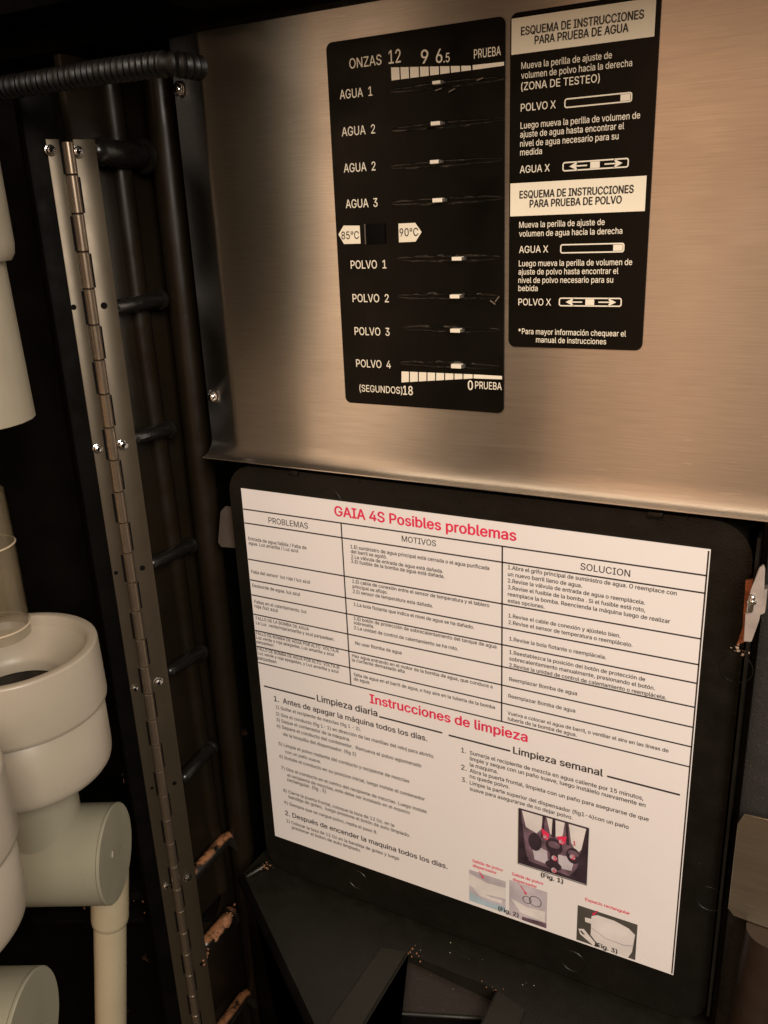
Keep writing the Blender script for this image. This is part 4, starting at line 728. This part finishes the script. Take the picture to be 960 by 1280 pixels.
lines('red_note', RED, [('Salida de polvo', 92, 532, 205, 568), ('dispensador', 93, 550, 182, 578), ('Salida de polvo', 240, 582, 357, 618), ('dispensador', 243, 602, 333, 630), ('Espacio rectangular', 515, 678, 682, 730)], cD, bold=.018)
b = B()
def arrow(bm, x0, y0, x1, y1, dz=-.0004):
    p = onY(*cD(x0, y0), YP + dz); q = onY(*cD(x1, y1), YP + dz); d = (q - p).normalized(); n = Vector((-d.z, 0, d.x)); h = q - d * .0022
    quad(bm, [p + n * .0003, h + n * .0003, h - n * .0003, p - n * .0003]); quad(bm, [q, h + n * .0011, h - n * .0011])
arrow(b, 118, 568, 134, 597); arrow(b, 273, 622, 296, 657); arrow(b, 562, 716, 541, 732)
build('red_arrow', b, RED, sh, smooth=0)
# pictures printed on the sheet
def pic(name, TL, TR, BR, BL, base, shapes):
    a = [onY(*cD(*p), YP) for p in (TL, TR, BR, BL)]
    X0 = (a[0].x + a[3].x) / 2; X1 = (a[1].x + a[2].x) / 2; Z1 = (a[0].z + a[1].z) / 2; Z0 = (a[2].z + a[3].z) / 2
    b = B(); quad(b, [Vector((X0, YP, Z1)), Vector((X1, YP, Z1)), Vector((X1, YP, Z0)), Vector((X0, YP, Z0))])
    o = build(name, b, base, sh, smooth=0)
    groups = {}
    for i, (m, pts) in enumerate(shapes):
        g = groups.setdefault(m.name, B())
        quad(g, [Vector((X0 + u * (X1 - X0), YP - .00002 * (i + 1), Z1 - v * (Z1 - Z0))) for u, v in pts])
    for mn, g in groups.items(): build('printed_shape', g, bpy.data.materials[mn], o, smooth=0)
    return X0, X1, Z0, Z1
def ell(cx, cy, rx, ry, n=20): return [(cx + rx * math.cos(2 * math.pi * k / n), cy + ry * math.sin(2 * math.pi * k / n)) for k in range(n)]
X0, X1, Z0, Z1 = pic('printed_picture', (268, 332), (528, 403), (520, 615), (265, 538), PLUM, [
    (MAUVE, [(.02, .02), (.98, .02), (.95, .6), (.75, .95), (.15, .9), (.02, .5)]),
    (WHITEP, [(.04, .03), (.34, .03), (.33, .26), (.26, .36), (.10, .30)]), (WHITEP, [(.40, .03), (.66, .03), (.64, .26), (.58, .33), (.46, .30)]), (WHITEP, [(.72, .03), (.97, .03), (.93, .38), (.85, .50), (.76, .34)]),
    (LILAC, [(.18, .55), (.42, .62), (.44, .86), (.24, .84)]), (LILAC, [(.58, .62), (.82, .60), (.78, .84), (.60, .86)]),
    (PLUM, ell(.24, .52, .10, .16)), (PLUM, ell(.52, .50, .12, .15)), (PLUM, ell(.80, .56, .10, .14)), (MAUVE, ell(.52, .47, .09, .06)), (MAUVE, ell(.80, .52, .08, .05)),
    (PLUM, [(.46, .60), (.58, .60), (.57, .90), (.47, .90)]), (PLUM, ell(.52, .84, .12, .08)),
    (PLUM, [(.0, .0), (.02, 0), (.12, .9), (.0, .98)]), (PLUM, [(1, 0), (.97, 0), (.84, .9), (1, .98)]),
    (PLUM, [(.49, .0), (.53, 0), (.54, .34), (.48, .34)]), (PLUM, [(.36, .0), (.38, 0), (.36, .40), (.33, .40)]), (PLUM, [(.68, .0), (.70, 0), (.74, .40), (.70, .40)]),
    (RED, [(.33, .23), (.45, .30), (.43, .42), (.36, .40)]), (RED, [(.56, .30), (.70, .25), (.68, .38), (.60, .42)]),
    (LILAC, ell(.53, .70, .040, .045)), (LILAC, ell(.53, .92, .040, .045)), (LILAC, ell(.79, .58, .040, .045)), (LILAC, ell(.395, .37, .034, .04)), (LILAC, ell(.625, .37, .034, .04))])
for s, u, v in (('1', .80, .36), ('2', .378, .405), ('3', .608, .405), ('2', .773, .615), ('3', .513, .735), ('4', .513, .955)):
    p = Vector((X0 + u * (X1 - X0), 0, Z1 - v * (Z1 - Z0))); b = B(); text_bm(b, s, p, p + Vector((.0024 if s != '1' else .0012, 0, 0)), YP - .0007, bold=.02, cap=.0030); build('picture_number', b, RED, sh, smooth=0)
b = B(); frame_bm(b, X0 - .0003, X1 + .0003, Z0 - .0003, Z1 + .0003, .0004, .0005, YP - .0006); build('picture_border', b, PDARK, sh, smooth=0)
pic('printed_picture', (80, 562), (217, 604), (215, 722), (80, 678), LILAC, [(WHITEP, [(.0, .12), (.5, .25), (1, .2), (1, .55), (.4, .62), (0, .5)]), (BLUE, [(0, .70), (.4, .82), (1, .80), (1, 1), (0, 1)]), (WHITEP, [(.1, .55), (.6, .66), (.9, .62), (.9, .74), (.3, .74)])])
X0, X1, Z0, Z1 = pic('printed_picture', (230, 600), (372, 645), (370, 780), (230, 735), LILAC, [(WHITEP, [(.05, .5), (.5, .6), (.95, .55), (.95, .85), (.3, .8)]), (MAUVE, [(.35, .90), (1, .86), (1, 1), (.35, 1)])])
b = B()
for u, v, r in ((.70, .35, .0042), (.48, .38, .0030)):
    lathe(b, [(r, 0), (r - .0004, 0)], Vector((X0 + u * (X1 - X0), YP - .0004, Z1 - v * (Z1 - Z0))), (0, -1, 0), 24)
build('printed_outline', b, PGREY, sh, smooth=0)
pic('printed_picture', (485, 693), (710, 768), (703, 900), (483, 825), OLIVE, [
    (WHITEP, [(.24, .18), (.34, .10), (.62, .10), (.86, .18), (.97, .30), (.94, .80), (.88, 1), (.42, 1), (.24, .72)]), (LILAC, [(.24, .50), (.5, .66), (.8, .68), (.96, .60), (.955, .63), (.8, .71), (.5, .69), (.24, .53)]),
    (WHITEP, [(.13, .28), (.24, .26), (.25, .40), (.14, .40)]), (WHITEP, [(.03, .66), (.12, .62), (.34, .92), (.30, 1), (.06, .80)]), (OLIVE, [(.05, .70), (.09, .69), (.15, .78), (.10, .78)])])

# ================================================================== PIANO HINGE
hg = empty('piano_hinge', AX + Z * -.5, 'long narrow metal hinge strip with screws running down between door and machine', 'hinge')
TOP = .2160; BOT = -.56
b = B(); obox(b, AX + U * .0095 + Z * ((TOP + BOT) / 2), U, NL, Z, .0062, .0006, (TOP - BOT) / 2, .0004, 2)
build('leaf', b, HINGE, hg)
b = B(); obox(b, AX - U * .0073 + Z * ((TOP + BOT) / 2), U, NL, Z, .0042, .0006, (TOP - BOT) / 2, .0004, 2)
build('leaf', b, HINGE, hg)
PIT = .0211; KTOP = .2183; TOP = .2148
kb = B(); RK = .0033
lathe(kb, [(RK - .0006, 0), (RK, .0005), (RK, PIT - .0009), (RK - .0006, PIT - .0004)], (0, 0, 0), (0, 0, 1), 24, True, True)
NK = NL * .0016
k0 = build('knuckle', kb, KNUCK, hg)
k0.location = (NK.x, NK.y, KTOP + .5 - PIT)
# mesh was given about the origin in world space: bring it back to its own origin
k0.data.transform(Matrix.Translation(AX + Z * -.5))
k0.scale = (1, 1, .835)
for i in range(1, 34):
    k = k0.copy(); COL.objects.link(k); k.parent = hg; k.scale = (1, 1, 1)
    k.location = (NK.x, NK.y, KTOP + .5 - PIT * (i + 1))
# dark slits where the barrels join the leaf
b = B()
for i in range(34):
    zt_ = KTOP - PIT * i - .001; s = 1 if i % 2 else -1
    obox(b, AX + U * (s * .00385) + NL * .0007 + Z * (zt_ - PIT / 2 + .0004), U, NL, Z, .0006, .0002, PIT / 2 - .0008)
build('barrel_slit', b, HOLE, hg, smooth=0)
def on_leaf(x, y, off=.0007):
    d = ray(x, y); n = NL; k = n.dot(AX) + off
    return CAM + d * ((k - n.dot(CAM)) / n.dot(d))
for x, y in ((97, 190), (63, 188), (153, 556), (122, 561), (197.5, 852), (168, 860), (234, 1097), (208, 1107)):
    screw(hg, on_leaf(x, y), NL, .0027 if x in (97, 153, 197.5, 234) else .0024)
for x, y, r in ((130, 382, .0020), (92, 384, .0016), (178, 710, .0018), (145, 716, .0013), (218, 979, .0016), (190, 985, .0012), (252, 1205, .0016)):
    b = B(); lathe(b, [(r, 0), (r, .0003)], on_leaf(x, y, .0006), NL, 20, False, True); build('screw_hole', b, HOLE, hg, smooth=0)

# ================================================================== BOWLS, TEES, PIPES
BC = DE(-.1195, -.1042, 0)
GB = 'mixing bowls in the machine'; GT = 'pipe tees under the bowls'; GP = 'drain pipes under the tees'
def bowl():
    r = empty('mixing_bowl', BC + Z * -.18, 'whole cream grey mixing bowl with wide open rim, nearest the hinge', 'bowl', GB)
    b = B()
    lathe(b, [(.0414, -.0655), (.0430, -.0612), (.0435, -.0599), (.0442, -.0593), (.0452, -.0591), (.0480, -.0591), (.0487, -.0593), (.0492, -.0598), (.0494, -.0606), (.0500, -.094), (.0498, -.0962), (.0490, -.0972), (.0470, -.0974)], BC, Z, 72)
    build('rim_collar', b, CREAM, r)
    b = B()
    lathe(b, [(.0416, -.0650), (.0300, -.0790), (.0284, -.0812), (.0278, -.0835), (.0276, -.0885), (.0310, -.0895)], BC, Z, 72)
    build('funnel', b, CREAM, r, smooth=50)
    b = B(); lathe(b, [(.0310, -.0905), (.0310, -.125), (0, -.126)], BC, Z, 48); build('whipping_chamber', b, DEEPSHADE, r)
    b = B()
    lathe(b, [(.0468, -.0972), (.0476, -.0980), (.0477, -.1300), (.0474, -.1340), (.0466, -.1370), (.0450, -.1392), (.0425, -.1405), (.020, -.1420)], BC, Z, 72)
    build('bowl_body', b, CREAM, r, smooth=50)
    return r
def tee():
    r = empty('pipe_tee', BC + Z * -.235, 'grey green round pipe tee with flat end cap above the cream drain pipe', 'pipe fitting', GT)
    o = BC + Z * -.2035
    b = B()
    lathe(b, [(.0297, -.055), (.0303, -.054), (.0303, .0405)], o, D, 56, True, False)
    lathe(b, [(.0232, -.205), (.0232, -.1430), (.0228, -.1412)], BC, Z, 48)
    build('tee_body', b, GREY, r, smooth=50)
    b = B(); lathe(b, [(.0303, .0407), (.0303, .0418), (.0297, .0425), (.0, .0426)], o, D, 56); c = build('end_cap', b, GREY, r, smooth=40)
    b = B(); q = o + D * .0428 + E_ * -.006 + Z * .004; obox(b, q, D, (E_ * .5 + Z * .86).normalized(), D.cross(E_ * .5 + Z * .86).normalized(), .0003, .0018, .0006); build('mould_gate', b, CREAM, r)
    return r
def onE(x, y, e):
    d = ray(x, y); return CAM + d * ((e - E_.dot(CAM)) / E_.dot(d))
def drain():
    e = -.1042 + .030
    p = [onE(137, 1060, e), onE(137.5, 1150, e), onE(139, 1210, e), onE(139.5, 1330, e)]
    ax = (p[3] - p[0]).normalized(); up = -ax; o = p[1]
    r = empty('drain_pipe', p[3], 'upright cream plastic drain pipe with wider coupling below the pipe tee', 'pipe', GP)
    b = B(); lathe(b, [(.0126, .06), (.0126, .003), (.0122, -.0005), (.0110, -.0018)], o, up, 40); build('coupling', b, PIPE, r, smooth=40)
    b = B(); lathe(b, [(.0110, .0), (.0110, -.20)], o, up, 40, False, True); build('pipe_body', b, PIPE, r)
    return r
# spilt powder and a ledge inside the cabinet, low behind the pipes
p = onE(128, 1129, .03); q = onE(198, 1124, .03)
b = B(); obox(b, (p + q) / 2 - Z * .002, D, E_, Z, .075, .02, .002, .0008)
build('shelf_ledge', b, CABM, cab)
for x_, y_, sp_, n_ in ((185, 1098, (.0022, .002, .0045), 34), (166, 975, (.004, .003, .0022), 26), (168, 1041, (.006, .002, .0006), 14), (110, 1126, (.018, .004, .0006), 22), (165, 1124, (.014, .004, .0006), 18)):
    crumbs(cab, onE(x_, y_, .026), sp_, n_, .0011)
b0 = bowl(); t0 = tee(); d0 = drain()
STEP = E_ * -.1275
b1 = copy_tree(b0); b1.location = b0.location + STEP; b1['label'] = 'cream mixing bowl cut off by the left edge of the photo'
t1 = copy_tree(t0); t1.location = t0.location + STEP; t1['label'] = 'grey pipe tee end cap in the lower left corner'

# clear chute tube over the bowl
tb = BC + DE(-.0022, -.004, 0)
ct = empty('powder_tube', tb + Z * -.07, 'clear yellowish plastic tube standing down into the near bowl', 'tube')
b = B(); lathe(b, [(.0172, .036), (.0178, .036), (.0182, .010), (.0182, -.0485), (.0176, -.0485), (.0174, .010), (.0170, .036)], tb, Z, 48); build('tube_wall', b, CLEAR, ct)
for z in (.006, -.0425):
    b = B(); lathe(b, [(.0182, -.0006), (.0190, 0), (.0182, .0006)], tb + Z * z, Z, 48); build('tube_ring', b, mat('ring_plastic', (.6, .5, .36), .3, Alpha=.7), ct)

# powder canister outlet
cn = empty('powder_canister', BC + Z * .05, 'white plastic powder canister with rounded shoulder cut by the left edge', 'canister')
def octo(c, hx, hy, ch, z0, z1, bm, bev=0):
    pts = [(-hx + ch, -hy), (hx - ch, -hy), (hx, -hy + ch), (hx, hy - ch), (hx - ch, hy), (-hx + ch, hy), (-hx, hy - ch), (-hx, -hy + ch)]
    prism(bm, [c + D * x + E_ * y + Z * z0 for x, y in pts], Z * (z1 - z0))
    if bev: bmesh.ops.bevel(bm, geom=[e for e in bm.edges], offset=bev, segments=4, affect='EDGES')
cc = BC + DE(.0005, 0, 0)
b = B(); lathe(b, [(.0345, .158), (.0362, .074), (.0350, .0735), (.033, .158)], cc, Z, 24); build('outlet_skirt', b, CAN, cn, smooth=25)
b = B(); lathe(b, [(.030, .1535), (.0375, .154), (.0395, .157), (.0402, .162), (.0390, .30), (.030, .30)], cc, Z, 48, True, True); build('canister_body', b, CAN, cn, smooth=50)

# corrugated hose
hs = [onY(x, y, -.085) for x, y in ((-70, 122), (0, 111), (60, 101), (120, 91), (170, 84), (192, 81), (206, 80))]
def spline(P, n):
    out = []
    for i in range(len(P) - 1):
        p0 = P[max(i - 1, 0)]; p1 = P[i]; p2 = P[i + 1]; p3 = P[min(i + 2, len(P) - 1)]
        for k in range(n):
            t = k / n; out.append(.5 * ((2 * p1) + (p2 - p0) * t + (2 * p0 - 5 * p1 + 4 * p2 - p3) * t * t + (3 * p1 - p0 - 3 * p2 + p3) * t ** 3))
    out.append(P[-1]); return out
ps = spline(hs, 40)
e = hs[-1]; tdir = (hs[-1] - hs[-2]).normalized()
for k in range(1, 30):
    a = k / 29 * math.pi / 2; ps.append(e + tdir * .006 * math.sin(a) + Vector((0, 1, 0)) * .02 * (1 - math.cos(a)))
cum = 0; rr = []
for i, p in enumerate(ps):
    if i: cum += (p - ps[i - 1]).length
    rr.append(.0092 + .0011 * math.sin(cum / .0054 * 2 * math.pi))
# resample finely so every ridge is modelled
b = B(); P2 = []; R2 = []; cum = 0
for i in range(len(ps) - 1):
    L = (ps[i + 1] - ps[i]).length; n = max(1, int(L / .0007))
    for k in range(n):
        f = k / n; P2.append(ps[i].lerp(ps[i + 1], f)); R2.append(0.0051 + .0008 * math.sin((cum + L * f) / .0039 * 2 * math.pi))
    cum += L
tube(b, P2, R2, 20)
o = build('corrugated_hose', b, mat('hose_plastic', (.0035, .0028, .0024), .45, bump=.1, Specular_IOR_Level=.2), None)
tag(o, 'black corrugated hose crossing above the hinge at top left', 'hose')
SC.render.film_transparent = False
